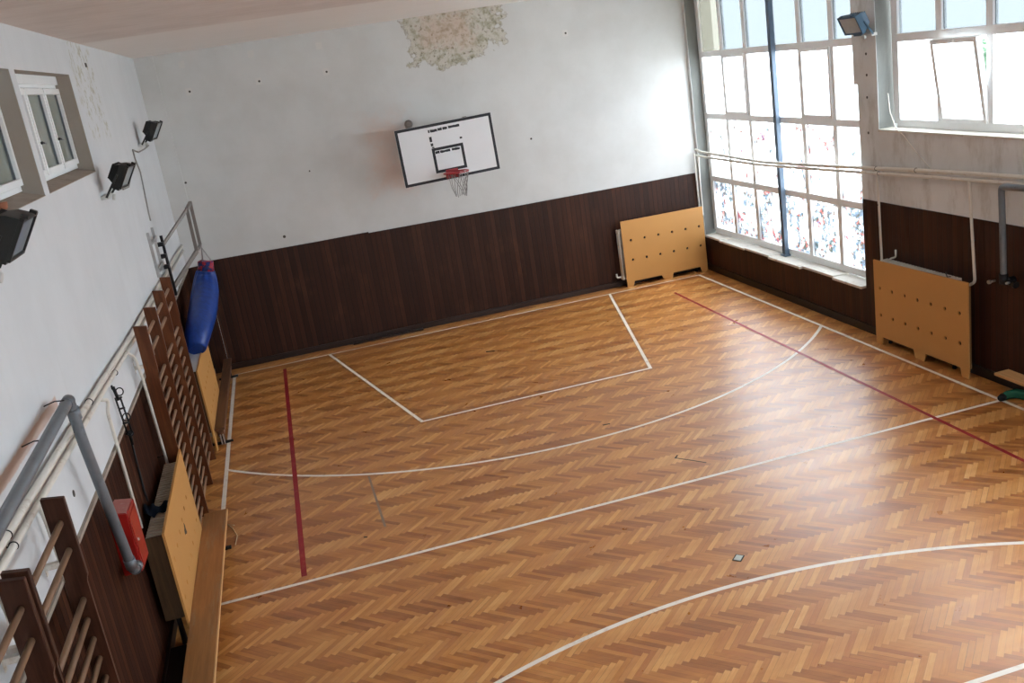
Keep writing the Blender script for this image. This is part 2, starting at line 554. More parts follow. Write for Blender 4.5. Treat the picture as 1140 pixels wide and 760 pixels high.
M['cup'] = paint('brown_cup', (150, 96, 70), 0.5)
M['socket'] = paint('floor_box_steel', (190, 196, 186), 0.35, 0.12, 30, 0.5, 0.4)
M['left_glass'] = paint('greenish_frosted_glass', (128, 136, 126), 0.18, 0.08, 3, 0.6)
M['leaf'] = paint('tree_leaf', (48, 82, 54), 0.6, 0.3, 3)
M['bark'] = wood('tree_bark', (92, 78, 64), 2, 0.9)
M['house'] = paint('pale_blue_facade', (78, 92, 104), 0.8, 0.04, 2)
M['house_glass'] = paint('dark_facade_window', (84, 104, 122), 0.2, 0.1, 2, 0.6)
M['ground'] = paint('pale_yard', (206, 204, 198), 0.9, 0.1, 0.6)

def mat_bag():
    t = NT('blue_vinyl_bag', 0.42, 0.5)
    p = t.pos()
    n = t.noise(t.scale(p, (5, 5, 1.0)), 3.0, 4, 0.6)
    t.color(t.mix(t.step(n, 0.3, 0.75), lin((4, 44, 118)), lin((8, 62, 146))))
    t.bump(t.noise(p, 3.0, 3, 0.5), 0.15, 0.02)
    return t.m
M['blue_bag'] = mat_bag()
def mat_patch():
    t = NT('red_black_bag_label', 0.5, 0.4)
    n = t.noise(t.pos(), 14.0, 3, 0.6)
    t.color(t.ramp(n, [(0.40, lin((14, 40, 104))), (0.48, lin((20, 24, 60))), (0.52, lin((168, 30, 44))), (0.60, lin((160, 30, 46))), (0.66, lin((16, 44, 110)))], 'LINEAR'))
    return t.m
M['patch'] = mat_patch()

# ================================================================== THE SETTING
# ---- floor with painted court lines
bm = B()
quad(bm, [(XL - 0.3, YB, 0), (XR + 0.3, YB, 0), (XR + 0.3, YF, 0), (XL - 0.3, YF, 0)], 0)
ZL = 0.0012
LW = 0.05
def strip(p, q, w, mat, z=ZL):
    p, q = Vector((p[0], p[1], z)), Vector((q[0], q[1], z))
    d = (q - p).normalized()
    n = Vector((-d.y, d.x, 0)) * w / 2
    quad(bm, [p - n, q - n, q + n, p + n], mat)
def arcline(c, r, a0, a1, w, mat, n=64, z=ZL):
    for i in range(n):
        t0, t1 = a0 + (a1 - a0) * i / n, a0 + (a1 - a0) * (i + 1) / n
        pts = [(c[0] + rr * math.cos(tt), c[1] + rr * math.sin(tt), z) for rr, tt in ((r - w / 2, t0), (r + w / 2, t0), (r + w / 2, t1), (r - w / 2, t1))]
        quad(bm, pts, mat)
SL, SR, CL, BL = 0.336, 9.76, -8.55, 0.0
BL2 = 2 * CL
strip((SL, BL - 0.03), (SL, BL2), 0.055, 1, ZL * 2)
strip((SR, BL), (SR, BL2), LW, 1, ZL * 2)
strip((SL, BL), (SR, BL), 0.04, 1)
strip((SL, BL2), (SR, BL2), LW, 1)
strip((SL, CL), (SR, CL), LW, 1)
for s in (1, -1):
    f = (lambda yy: yy) if s == 1 else (lambda yy: BL2 - yy)
    strip((2.109, f(0)), (3.152, f(-4.70)), LW, 1, ZL * 2)
    strip((7.795, f(0)), (6.743, f(-4.70)), LW, 1, ZL * 2)
    fy = -4.68 if s == 1 else -12.677
    strip((3.14, fy), (6.755, fy), LW, 1)
th = math.asin((9.76 - 4.952) / 6.381)
arcline((4.952, -0.378), 6.381, -PI / 2 - math.asin((4.952 - 0.336) / 6.381), -PI / 2 + th, LW, 1)
arcline((4.952, -17.068), 6.381, PI / 2 - th, PI / 2 + math.asin((4.952 - 0.336) / 6.381), LW, 1)
strip((1.257, -0.33), (1.257, -8.42), 0.06, 2, ZL * 3)
strip((8.817, -0.9), (8.817, -16.5), 0.05, 2, ZL * 3)
strip((2.19, -6.2), (2.212, -7.75), 0.028, 3)
# a missing block end and small dark knocks in the parquet
strip((5.74, -7.87), (6.00, -8.20), 0.02, 4); strip((5.80, -7.82), (5.74, -7.89), 0.02, 4)
strip((5.35, -6.39), (5.45, -6.40), 0.035, 4); strip((4.74, -2.0), (4.88, -2.08), 0.05, 4)
strip((1.95, -7.87), (1.99, -7.89), 0.03, 4)
floor = struct(obj('floor', bm, [M['floor'], M['line'], M['red_line'], M['blue_line'], M['hole']]))

# ---- ceiling
bm = B()
box(bm, XL - 0.3, XR + 0.5, YB - 0.2, YF + 0.3, H, H + 0.2)
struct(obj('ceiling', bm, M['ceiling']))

# ---- back wall (the far one) with its pilaster in the left corner and repaired anchor holes
bm = B()
box(bm, XL - 0.3, XR + 0.6, YF, YF + 0.3, 0, H)
K = 18.28 / 17.95
def wx(x): return 1.878 + (x - 1.878) * K
def wz(z): return 4.912 + (z - 4.912) * K
for x, z in [(0.708, 5.564), (1.884, 5.571), (3.069, 5.535), (0.726, 5.108), (1.918, 5.10), (3.102, 5.082), (7.605, 5.105)]:
    X, Z = wx(x), wz(z)
    box(bm, X - 0.055, X + 0.055, YF - 0.004, YF, Z - 0.06, Z + 0.06, 0, 1)
    if z < 5.2 or x < 0:
        cyl(bm, (X + 0.01, YF - 0.007, Z), (X + 0.01, YF, Z), 0.02, 10, 2)
for x, z, r in [(0.246, 3.598, 0.02), (1.709, 2.341, 0.028), (2.4, 3.425, 0.015), (6.607, 3.3, 0.02)]:
    cyl(bm, (wx(x) + 0.06, YF - 0.006, wz(z)), (wx(x) + 0.06, YF, wz(z)), r, 10, 2)
struct(obj('wall_back', bm, [M['wall_back'], M['filler'], M['hole']]))

bm = B(); box(bm, XL, 0.245, YF - 0.07, YF, 0, H)
struct(obj('trim_5', bm, M['wall_back']))

# ---- left wall with two deep window openings
LO = [(-8.62, -6.10), (-11.35, -8.80), (-14.1, -11.55)]
LZ0, LZ1 = 4.345, 5.41
bm = B()
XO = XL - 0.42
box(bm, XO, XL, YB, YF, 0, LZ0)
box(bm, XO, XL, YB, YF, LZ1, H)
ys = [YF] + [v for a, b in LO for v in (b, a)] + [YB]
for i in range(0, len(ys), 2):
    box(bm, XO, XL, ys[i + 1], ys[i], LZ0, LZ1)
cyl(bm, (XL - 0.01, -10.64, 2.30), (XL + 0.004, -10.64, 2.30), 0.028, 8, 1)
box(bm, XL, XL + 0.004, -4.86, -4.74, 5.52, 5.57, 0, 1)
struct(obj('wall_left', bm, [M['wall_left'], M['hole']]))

# ---- right wall: one tall window next to the back wall, high windows along the rest
W1 = (-5.27, 0.36)          # opening of the tall window along y
HW = [(-11.4, -5.74), (-17.4, -12.0)]
HZ = 3.10
ZT = 5.62
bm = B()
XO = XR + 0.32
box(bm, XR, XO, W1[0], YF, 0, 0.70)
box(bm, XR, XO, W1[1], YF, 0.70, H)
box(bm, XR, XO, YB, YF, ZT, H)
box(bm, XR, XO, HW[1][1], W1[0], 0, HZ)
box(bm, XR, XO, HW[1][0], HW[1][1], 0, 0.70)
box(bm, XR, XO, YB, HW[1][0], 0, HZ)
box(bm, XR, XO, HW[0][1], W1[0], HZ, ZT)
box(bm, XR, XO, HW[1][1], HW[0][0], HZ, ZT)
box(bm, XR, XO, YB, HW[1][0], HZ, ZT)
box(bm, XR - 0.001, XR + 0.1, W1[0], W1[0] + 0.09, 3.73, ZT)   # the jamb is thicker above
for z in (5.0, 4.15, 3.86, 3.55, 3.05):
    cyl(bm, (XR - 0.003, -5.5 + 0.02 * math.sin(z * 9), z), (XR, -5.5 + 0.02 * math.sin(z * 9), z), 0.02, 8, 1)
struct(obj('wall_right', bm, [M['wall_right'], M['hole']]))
bm = B()
for q in ((XL - 0.3, 2.8, 0, H), (9.1, XR + 0.5, 0, H), (2.8, 9.1, 0, 4.1), (2.8, 9.1, 5.5, H)):
    box(bm, q[0], q[1], YB - 0.3, YB, q[2], q[3])
struct(obj('wall_front', bm, M['wall_left']))

# ---- dark board panelling (its top edge sags a little) and baseboards
def panel_strip(name, pts, mats, fn, d0, d1):
    bm = B()
    out = [(pts[0][0], 0.0)] + list(pts) + [(pts[-1][0], 0.0)]
    prism(bm, out, d0, d1, fn)
    o = struct(obj(name, bm, mats))
    return o
top = [(wx(a), wz(b)) for a, b in ((0.566, 2.162), (2.228, 2.14), (3.289, 2.137), (5.914, 2.091), (9.967, 2.069))]
pts = [(0.245, wz(2.166))] + top[:3] + [(top[2][0] + 0.002, top[2][1] - 0.02)] + top[3:]
pts[-1] = (10.10, pts[-1][1])
panel_strip('trim_1', pts, M['panel_x'], lambda u, v, d: (u, d, v), YF - 0.03, YF)
panel_strip('trim_2', [(XL, 2.06), (0.245, 2.075)], M['panel_x'], lambda u, v, d: (u, d, v), YF - 0.09, YF - 0.07)
# left wall boards with a cap, light on its top edge painted in as pale colour
bm = B()
box(bm, XL, XL + 0.02, YB, YF - 0.09, 0, 2.03, 0, 0)
box(bm, XL, XL + 0.028, YB, YF - 0.09, 2.03, 2.06, 0, 1)
struct(obj('trim_3', bm, [M['panel_left'], M['sill_dirty']]))
bm = B()
box(bm, XR - 0.02, XR, HW[1][1] + 0.02, W1[0] - 0.02, 0, 2.07)
box(bm, XR - 0.02, XR, HW[1][0] - 0.02, HW[1][1] + 0.02, 0, 0.69)
box(bm, XR - 0.02, XR, YB, HW[1][0] - 0.02, 0, 2.07)
box(bm, XR - 0.02, XR, W1[0] - 0.02, YF - 0.03, 0, 0.69)
struct(obj('trim_4', bm, M['panel_y']))
bm = B()
box(bm, XL + 0.02, XR - 0.02, YF - 0.06, YF - 0.03, 0, 0.11, 0.004)
box(bm, 2.6, 4.0, YF - 0.16, YF - 0.06, 0, 0.03, 0.004)
struct(obj('baseboard_back', bm, M['base']))
bm = B()
box(bm, XL + 0.02, XL + 0.05, YB, YF - 0.09, 0, 0.11, 0.004)
box(bm, XL + 0.05, 0.165, -11.6, -9.32, 0, 0.10, 0.01)  # near-black block added over the dark gap beside the bench
struct(obj('baseboard_left', bm, M['base_y']))
bm = B()
box(bm, XR - 0.05, XR - 0.02, YB, YF - 0.06, 0, 0.13, 0.004)
struct(obj('baseboard_right', bm, M['base_y']))

# ---- daylight windows
def window(name, y0, y1, ncol, zs, x, cols_open, rows_open, tilt=None, paint_rows=(), cream=0):
    """y0 > y1. zs: heights of sill, transoms and head. Returns the structure root."""
    root = sroot(name)
    fr, gk = B(), B()
    fw = 0.065
    cw = (y0 - y1) / ncol
    ysn = [y0 - i * cw for i in range(ncol + 1)]
    for i, yy in enumerate(ysn):
        w = fw if i in (0, ncol) else 0.056
        box(fr, x - 0.04, x + 0.04, yy - w, yy + w, zs[0], zs[-1], 0.006)
    for i, z in enumerate(zs):
        h = 0.055 if 0 < i < len(zs) - 1 else 0.06
        box(fr, x - 0.045, x + 0.045, y1, y0, z - h, z + h, 0.006)
    obj('window_frame', fr, M['pvc'], root)
    groups = {}
    for r in range(len(zs) - 1):
        for c in range(ncol):
            za, zb = zs[r] + 0.055, zs[r + 1] - 0.055
            ya, yb = ysn[c] - 0.05, ysn[c + 1] + 0.05
            if r == len(zs) - 2:
                mt = 'pane_cream' if c < cream else 'pane_tint'
            elif r in paint_rows:
                mt = 'pane_paint' if r == paint_rows[0] else 'pane_faint'
            else:
                mt = 'pane'
            opening = (c in cols_open and r in rows_open)
            if opening:      # a sash laps over its frame
                ya, yb, zb = ya + 0.02, yb - 0.02, zb + 0.02
            if opening:
                sb = B()
                s = 0.055
                box(sb, x - 0.06, x + 0.02, yb, ya, za, za + s, 0.005)
                box(sb, x - 0.06, x + 0.02, yb, ya, zb - s, zb, 0.005)
                box(sb, x - 0.058, x + 0.018, yb, yb + s, za + s, zb - s)
                box(sb, x - 0.058, x + 0.018, ya - s, ya, za + s, zb - s)
                gb = B()
                box(gb, x - 0.014, x - 0.008, yb + s - 0.006, ya - s + 0.006, za + s - 0.006, zb - s + 0.006)
                hb = B()
                box(hb, x - 0.075, x - 0.058, (ya + yb) / 2 - 0.06, (ya + yb) / 2 + 0.06, zb - 0.04, zb - 0.018, 0.004)
                cyl(hb, (x - 0.058, (ya + yb) / 2, zb - 0.03), (x - 0.08, (ya + yb) / 2, zb - 0.03), 0.012, 10)
                if tilt and tilt[0] == (r, c):
                    T = Matrix.Translation((x, 0, za)) @ Matrix.Rotation(-tilt[1], 4, 'Y') @ Matrix.Translation((-x, 0, -za))
                    for q in (sb, gb, hb):
                        q.transform(T)
                so = obj('sash', sb, M['pvc'], root)
                obj('pane', gb, M[mt], so)
                obj('sash_handle', hb, M['pvc'], so)
            else:
                g = groups.setdefault(mt, B())
                box(g, x + 0.002, x + 0.008, yb - 0.006, ya + 0.006, za - 0.006, zb + 0.006)
                # dark rubber seal down one side of each pane
                box(gk, x - 0.006, x + 0.002, ya - 0.010, ya, za, zb)
    for mt, g in groups.items():
        obj({'pane': 'pane', 'pane_tint': 'shaded_pane', 'pane_cream': 'cream_pane', 'pane_paint': 'painted_pane', 'pane_faint': 'scrawled_pane'}[mt], g, M[mt], root)
    obj('pane_seal', gk, M['gasket'], root)
    return root

XW = 10.40
w1 = window('window_1', 0.28, -5.22, 6, [0.80, 1.875, 3.125, 4.315, ZT - 0.03], XW, (1, 4), (2,), None, (0, 1), 1)
# broken stone slabs of the tall window's sill
yy = 0.30
for i, (ln, out, dz) in enumerate([(0.72, 0.0, 0.0), (1.05, 0.03, -0.006), (0.95, 0.015, 0.004), (1.1, 0.05, -0.004), (0.95, 0.01, 0.006), (0.8, 0.04, -0.01)]):
    bm = B()
    box(bm, 10.10 - out, 10.375, yy - ln + 0.012, yy, 0.695 + dz, 0.735 + dz, 0.006)
    sl = obj('sill_slab', bm, M['sill'], w1)
    yy -= ln
w2 = window('window_2', -5.86, -11.3, 6, [3.16, 4.315, ZT - 0.03], XW, (1, 4), (0,), ((0, 1), math.radians(8)))
bm = B(); box(bm, 10.13, 10.36, HW[0][0], HW[0][1], HZ - 0.02, HZ + 0.012, 0.004); obj('sill_slab', bm, M['sill'], w2)
w3 = window('window_3', -12.06, -17.34, 6, [0.80, 1.875, 3.125, 4.315, ZT - 0.03], XW, (1, 4), (2,))  # unseen window, made tall to add fill light in the foreground
bm = B(); box(bm, 10.10, 10.36, HW[1][0], HW[1][1], 0.695, 0.735, 0.004); obj('sill_slab', bm, M['sill'], w3)  # sill of the unseen window

w0 = sroot('window_7')          # unseen window row added behind the camera for fill daylight
bm = B()
for k in range(8):
    box(bm, 2.8 + 0.9 * k - 0.04, 2.8 + 0.9 * k + 0.04, YB - 0.2, YB - 0.12, 4.1, 5.5, 0.004)
for z in (4.13, 5.47):
    box(bm, 2.8, 9.1, YB - 0.2, YB - 0.12, z - 0.04, z + 0.04, 0.004)
obj('window_frame', bm, M['pvc'], w0)
bm = B(); box(bm, 2.8, 9.1, YB - 0.165, YB - 0.159, 4.13, 5.47); obj('pane', bm, M['pane'], w0)  # pane of the added window row

# ---- small left-hand windows high in the wall
def left_window(name, y0, y1):
    root = sroot(name)
    x = XL - 0.19
    fr = B()
    zb, zt = LZ0 + 0.07, LZ1 - 0.09
    box(fr, x - 0.05, x + 0.02, y1, y0, zb, zb + 0.06, 0.004)
    box(fr, x - 0.05, x + 0.02, y1, y0, zt - 0.03, zt, 0.004)
    box(fr, x - 0.05, x + 0.05, y1, y0, zt, LZ1, 0.004)           # shutter box
    n = 3
    cw = (y0 - y1) / n
    for i in range(n + 1):
        box(fr, x - 0.048, x + 0.018, y0 - i * cw - 0.02, y0 - i * cw + 0.02, zb, zt, 0.004)
    obj('window_frame', fr, M['pvc'], root)
    for i in range(n):
        ya, yb = y0 - i * cw - 0.02, y0 - (i + 1) * cw + 0.02
        s = 0.06
        sb = B()
        box(sb, x - 0.03, x + 0.05, yb, ya, zb + 0.05, zb + 0.05 + s, 0.004)
        box(sb, x - 0.03, x + 0.05, yb, ya, zt - 0.04 - s, zt - 0.04, 0.004)
        box(sb, x - 0.028, x + 0.048, yb, yb + s, zb + 0.05 + s, zt - 0.04 - s)
        box(sb, x - 0.028, x + 0.048, ya - s, ya, zb + 0.05 + s, zt - 0.04 - s)
        so = obj('sash', sb, M['pvc'], root)
        gb = B(); box(gb, x - 0.01, x + 0.005, yb + s, ya - s, zb + 0.05 + s, zt - 0.04 - s); obj('pane', gb, M['left_glass'], so)
        kb = B()
        box(kb, x + 0.005, x + 0.02, ya - s - 0.03, ya - s, zb + 0.05 + s, zt - 0.04 - s)
        obj('pane_seal', kb, M['gasket'], so)
        hb = B()
        zz = (zb + zt) / 2 - 0.1
        cyl(hb, (x + 0.05, yb + 0.03, zz), (x + 0.075, yb + 0.03, zz), 0.013, 8)
        tube(hb, [(x + 0.072, yb + 0.03, zz), (x + 0.074, yb + 0.06, zz - 0.005), (x + 0.074, yb + 0.13, zz - 0.01)], 0.008, 8)
        obj('sash_handle', hb, M['dark_metal'], so)
    sb = B()
    prism(sb, [(x - 0.04, LZ0), (x - 0.04, zb + 0.005), (XL + 0.002, LZ0 + 0.006), (XL + 0.002, LZ0)], y1, y0, lambda u, v, d: (u, d, v))
    obj('sill_slab', sb, M['sill_dirty'], root)
    bb = B(); box(bb, x - 0.1, x - 0.06, y1 - 0.05, y0 + 0.05, LZ0, LZ1); obj('blind', bb, M['left_glass'], root)
for i, (a, b) in enumerate(LO):
    left_window('window_%d' % (i + 4), b, a)

# ================================================================== OUTSIDE (seen only past the tilted sash)
bm = B(); box(bm, XR + 0.4, 60, -50, 50, -1.2, -1.0)
struct(obj('ground', bm, M['ground']))
tr = thing('tree', 'leafy green tree outside, seen past the tilted window sash', 'tree', (15.9, -1.3, -1.0))
bm = B()
tube(bm, [(15.9, -1.3, -1.0), (15.95, -1.25, 1.2), (15.85, -1.3, 2.6), (15.9, -1.2, 3.4)], [0.16, 0.13, 0.1, 0.05], 10)
obj('trunk', bm, M['bark'], tr)
bm = B()
rnd = random.Random(3)
for i in range(2000):
    th, ph, q = rnd.uniform(0, 2 * PI), rnd.uniform(-1, 1), rnd.random() ** 0.4
    r = 1.15 * q
    s = math.sqrt(1 - ph * ph)
    c = Vector((15.9 + r * s * math.cos(th), -1.25 + r * s * math.sin(th), 3.2 + 0.62 * q * ph))
    d = Vector((rnd.uniform(-1, 1), rnd.uniform(-1, 1), rnd.uniform(-1, 1))).normalized()
    e = d.orthogonal().normalized()
    L, Wd = rnd.uniform(0.06, 0.11), rnd.uniform(0.03, 0.045)
    quad(bm, [c - d * L, c + e * Wd, c + d * L, c - e * Wd])
obj('foliage', bm, M['leaf'], tr)
hs = thing('low_building', 'pale blue building outside, seen below the tree past the tilted sash', 'building', (30, 15, -1.0))
bm = B(); box(bm, 27, 33, 6, 24, -1.0, 1.6); obj('facade', bm, M['house'], hs)
bm = B(); box(bm, 26.7, 33.3, 5.7, 24.3, 1.6, 1.8); obj('roof', bm, M['steel'], hs)
for zz in (-0.4,):
    for yk in range(7, 23, 3):
        bm = B(); box(bm, 26.95, 27.02, yk, yk + 1.4, zz, zz + 1.5, 0.02); obj('facade_window', bm, M['house_glass'], hs)

# ================================================================== THINGS
# ---- basketball backboard
bh = thing('basketball_hoop', 'white basketball backboard with black border, red rim and net on the back wall', 'basketball hoop', (4.96, YF, 2.88))
RB = Matrix.Translation((4.96, -0.35, 3.40)) @ Matrix.Rotation(math.radians(-1.35), 4, 'Y') @ Matrix.Translation((-4.96, 0.35, -3.40))
yb0 = -0.35
bm = B(); box(bm, 4.06, 5.86, yb0, yb0 + 0.03, 2.882, 3.918, 0.004); bm.transform(RB)
bo = obj('board', bm, M['board_white'], bh)
bm = B()
def rect(bm, x0, x1, z0, z1, w, y=yb0 - 0.002):
    box(bm, x0, x1, y, y + 0.002, z0, z0 + w); box(bm, x0, x1, y, y + 0.002, z1 - w, z1)
    box(bm, x0, x0 + w, y, y + 0.002, z0 + w, z1 - w); box(bm, x1 - w, x1, y, y + 0.002, z0 + w, z1 - w)
rect(bm, 4.062, 5.858, 2.884, 3.916, 0.05)
bm.transform(RB); obj('border', bm, M['black'], bo)
bm = B()
rect(bm, 4.665, 5.255, 3.03, 3.485, 0.05)
bm.transform(RB); obj('target_square', bm, M['black'], bo)
# scraps of an older, larger square
scraps = [(x0, x1, z, z + 0.055) for x0, x1, z in ((4.66, 4.69, 3.765), (4.70, 4.83, 3.765), (4.84, 4.92, 3.77), (4.93, 5.02, 3.772), (5.04, 5.25, 3.775))]
scraps += [(x, x + 0.045, z0, z1) for z0, z1, x in ((3.60, 3.70, 4.66), (3.52, 3.58, 4.665), (3.485, 3.515, 4.675), (3.56, 3.60, 5.215))]
scraps += [(x0, x1, 3.375, 3.425) for x0, x1 in ((4.72, 4.80), (4.81, 5.0), (5.03, 5.18))]
for x0, x1, z0, z1 in scraps:
    bm = B()
    n_ = 6
    up = [(x0 + (x1 - x0) * k / n_, z1 - random.uniform(0, 0.3) * min(z1 - z0, 0.03)) for k in range(n_ + 1)]
    dn = [(x0 + (x1 - x0) * k / n_, z0 + random.uniform(0, 0.3) * min(z1 - z0, 0.03)) for k in range(n_, -1, -1)]
    prism(bm, up + dn, yb0 - 0.002, yb0, lambda u, v, d: (u, d, v))
    bm.transform(RB); obj('old_marking', bm, M['black_worn'], bo)
bm = B()
rc = Vector((4.97, yb0 - 0.39, 3.03)); rr = 0.226
tube(bm, [rc + Vector((rr * math.cos(2 * PI * k / 36), rr * math.sin(2 * PI * k / 36), 0)) for k in range(36)], 0.011, 8, closed=True)
rim = obj('rim', bm, M['red_metal'], bh)
bm = B()
prism(bm, [(-0.13, -0.10), (0.13, -0.10), (0.11, 0.06), (-0.11, 0.06)], yb0 - 0.015, yb0 - 0.003, lambda u, v, d: (4.97 + u, d, 3.0 + v))
prism(bm, [(-0.12, 0), (0.12, 0), (0.16, -0.24), (-0.16, -0.24)], 3.005, 3.02, lambda u, v, d: (4.97 + u, yb0 - 0.01 + v, d))
for sx in (-1, 1):
    prism(bm, [(0, 0.02), (0, -0.13), (-0.17, 0.01), (-0.17, 0.02)], -0.004, 0.004, lambda u, v, d, sx=sx: (4.97 + sx * 0.1 + d, yb0 - 0.01 + u, 3.0 + v))
obj('rim_bracket', bm, M['red_metal'], rim)
bm = B()
nk = 9
for k in range(nk):
    if k in (4, 5):
        continue
    for s in (-1, 1):
        pts = []
        for j in range(9):
            f = j / 8
            a = 2 * PI * (k + s * f * 1.5) / nk
            r = rr * (1 - 0.58 * f ** 0.8) + 0.006 * math.sin(k * 3 + j)
            pts.append(rc + Vector((r * math.cos(a) + 0.03 * f, r * math.sin(a), -0.01 - 0.42 * f - 0.02 * math.sin(k * 2.1) * f)))
        tube(bm, pts, 0.0055, 5)
obj('net', bm, M['net'], bh)
bm = B()
for sx in (-1, 1):
    for z in (3.1, 3.75):
        box(bm, 4.96 + sx * 0.55 - 0.02, 4.96 + sx * 0.55 + 0.02, yb0 + 0.03, YF - 0.006, z - 0.02, z + 0.02, 0.003)
    box(bm, 4.96 + sx * 0.55 - 0.025, 4.96 + sx * 0.55 + 0.025, yb0 + 0.03, yb0 + 0.07, 2.95, 3.86, 0.003)
    box(bm, 4.96 + sx * 0.55 - 0.04, 4.96 + sx * 0.55 + 0.04, YF - 0.025, YF - 0.005, 2.95, 3.9, 0.003)
box(bm, 4.3, 5.6, yb0 + 0.07, yb0 + 0.1, 3.7, 3.76)
tube(bm, [(4.44, YF - 0.06, 3.93), (4.44, YF - 0.005, 3.93)], [0.05, 0.08], 16)
obj('wall_bracket', bm, M['steel'], bh)

# ---- radiators
def radiator(name, label, axis, a0, a1, d0, d1, z0, z1, mat, pitch=0.062, feet=True):
    """cast-iron column radiator; axis: 0 runs along x, 1 along y; d0..d1 its depth"""
    P = (lambda a, d, z: (a, d, z)) if axis == 0 else (lambda a, d, z: (d, a, z))
    base = P((a0 + a1) / 2, (d0 + d1) / 2, 0)
    t = thing(name, label, 'radiator', base, 'cast-iron radiators')
    bm = B()
    n = int((a1 - a0) / pitch)
    p = (a1 - a0) / n
    for i in range(n):
        a = a0 + p * (i + 0.5)
        for k in range(3):
            d = d0 + (d1 - d0) * (0.17 + 0.33 * k)
            tube(bm, [P(a, d, z0 + 0.03), P(a, d, z1 - 0.03)], 0.022, 8)
        lo, hi = P(a - p * 0.36, d0, z1 - 0.07), P(a + p * 0.36, d1, z1)
        box(bm, lo[0], hi[0], lo[1], hi[1], lo[2], hi[2], 0.008)
        lo, hi = P(a - p * 0.36, d0, z0), P(a + p * 0.36, d1, z0 + 0.07)
        box(bm, lo[0], hi[0], lo[1], hi[1], lo[2], hi[2], 0.008)
    dm = (d0 + d1) / 2
    tube(bm, [P(a0, dm, z1 - 0.05), P(a1, dm, z1 - 0.05)], 0.025, 8)
    tube(bm, [P(a0, dm, z0 + 0.05), P(a1, dm, z0 + 0.05)], 0.025, 8)
    obj('ribs', bm, mat, t)
    if feet:
        for a in (a0 + 0.1, a1 - 0.1):
            bm = B()
            tube(bm, [P(a, dm, 0.0), P(a, dm, z0 + 0.03)], [0.03, 0.02], 10)
            obj('foot', bm, M['dark_metal'], t)
    return t, P

def cover(name, label, axis, a0, a1, face, thick, ztop, holes, notch, mat, zlow=0.0, skew=0.0):
    """board set on edge in front of a radiator, three feet left between cut-outs, round holes bored through"""
    P = (lambda a, d, z: (a, d, z)) if axis == 0 else (lambda a, d, z: (d, a, z))
    am = (a0 + a1) / 2
    base = P(am, face, 0)
    t = thing(name, label, 'radiator cover', base, 'ochre boards in front of the radiators')
    bm = B()
    fwid, nz = 0.13, notch
    out = [(a0, ztop[0]), (a0, zlow), (a0 + fwid, zlow), (a0 + fwid + 0.03, nz), (am - 0.13, nz), (am - 0.09, zlow), (am + 0.09, zlow), (am + 0.13, nz),
           (a1 - fwid - 0.03, nz), (a1 - fwid, zlow), (a1, zlow), (a1, ztop[1])]
    prism(bm, out, face, face + thick, lambda u, v, d: P(u, d, v))
    o = obj('board', bm, mat, t)
    cb = B()
    org = Vector(base)
    for a, z in holes:
        p0, p1 = Vector(P(a, face - 0.05, z)) - org, Vector(P(a, face + thick + 0.05, z)) - org
        cyl(cb, p0, p1, 0.027, 12)
    bmesh.ops.recalc_face_normals(cb, faces=cb.faces[:])
    cm = bpy.data.meshes.new('cut'); cb.to_mesh(cm); cb.free()
    co = bpy.data.objects.new('cut', cm); COL.objects.link(co)
    co.location = org
    md = o.modifiers.new('holes', 'BOOLEAN'); md.operation = 'DIFFERENCE'; md.object = co; md.solver = 'EXACT'
    bpy.context.view_layer.update()
    dg = bpy.context.evaluated_depsgraph_get()
    me = bpy.data.meshes.new_from_object(o.evaluated_get(dg))
    o.modifiers.clear()
    o.data = me
    bpy.data.objects.remove(co)
    e = 0.004 if thick > 0 else -0.004
    lo, hi = P(a0 + 0.15, face + thick, notch + 0.04), P(a1 - 0.15, face + thick + (e if face > 5 or axis == 0 else -e), min(ztop) - 0.1)
    if face < 1 and axis == 1:
        lo, hi = P(a0 + 0.15, face - 0.004, notch + 0.04), P(a1 - 0.15, face, min(ztop) - 0.1)
    bk = B(); box(bk, min(lo[0], hi[0]), max(lo[0], hi[0]), min(lo[1], hi[1]), max(lo[1], hi[1]), lo[2], hi[2]); obj('shade_sheet', bk, M['hole_shade'], t)  # added dark sheet that stands in for the shade behind the holes
    return t, P

holes = [(9.95 - i * 0.30, z) for i in range(6) for z in (0.96, 0.555)]
cv, P = cover('radiator_cover', 'ochre board with two rows of holes in the far corner beside the tall window', 0, 8.27, 10.06, 0.19, 0.022, (1.37, 1.355), holes, 0.11, M['cover'])
bm = B()
bm.free()
for a in (8.285, 10.0):
    bm = B(); box(bm, a, a + 0.04, 0.213, 0.240, 0.13, 1.33); obj('batten', bm, M['cover_edge'], cv)
rd, P = radiator('radiator', 'white radiator whose end shows left of the far corner board', 0, 8.20, 9.95, 0.245, 0.375, 0.16, 1.19, M['rad'])
bm = B(); tube(bm, bend([(8.20, 0.31, 0.22), (8.10, 0.31, 0.22), (8.10, 0.31, 0.30)], 0.04), 0.02, 8); obj('valve', bm, M['pipe'], rd)

holes = [(-5.935 - i * 0.281, z) for i in range(7) for z in (0.865, 0.455)]
cv, P = cover('radiator_cover', 'ochre board with two rows of holes standing by the right wall', 1, -7.78, -5.80, 9.925, 0.022, (1.30, 1.27), holes, 0.12, M['cover'])
bm = B()
bm.free()
for a in (-7.765, -5.855):
    bm = B(); box(bm, 9.948, 9.985, a, a + 0.04, 0.13, 1.24); obj('batten', bm, M['cover_edge'], cv)
rd, P = radiator('radiator', 'white radiator behind the ochre board by the right wall', 1, -7.45, -5.86, 9.99, 10.115, 0.16, 1.265, M['rad'])
bm = B(); tube(bm, [(10.10, -7.15, 1.29), (10.0, -7.3, 1.275), (9.96, -7.42, 1.31)], 0.007, 6); obj('bleed_wire', bm, M['dark_metal'], rd)

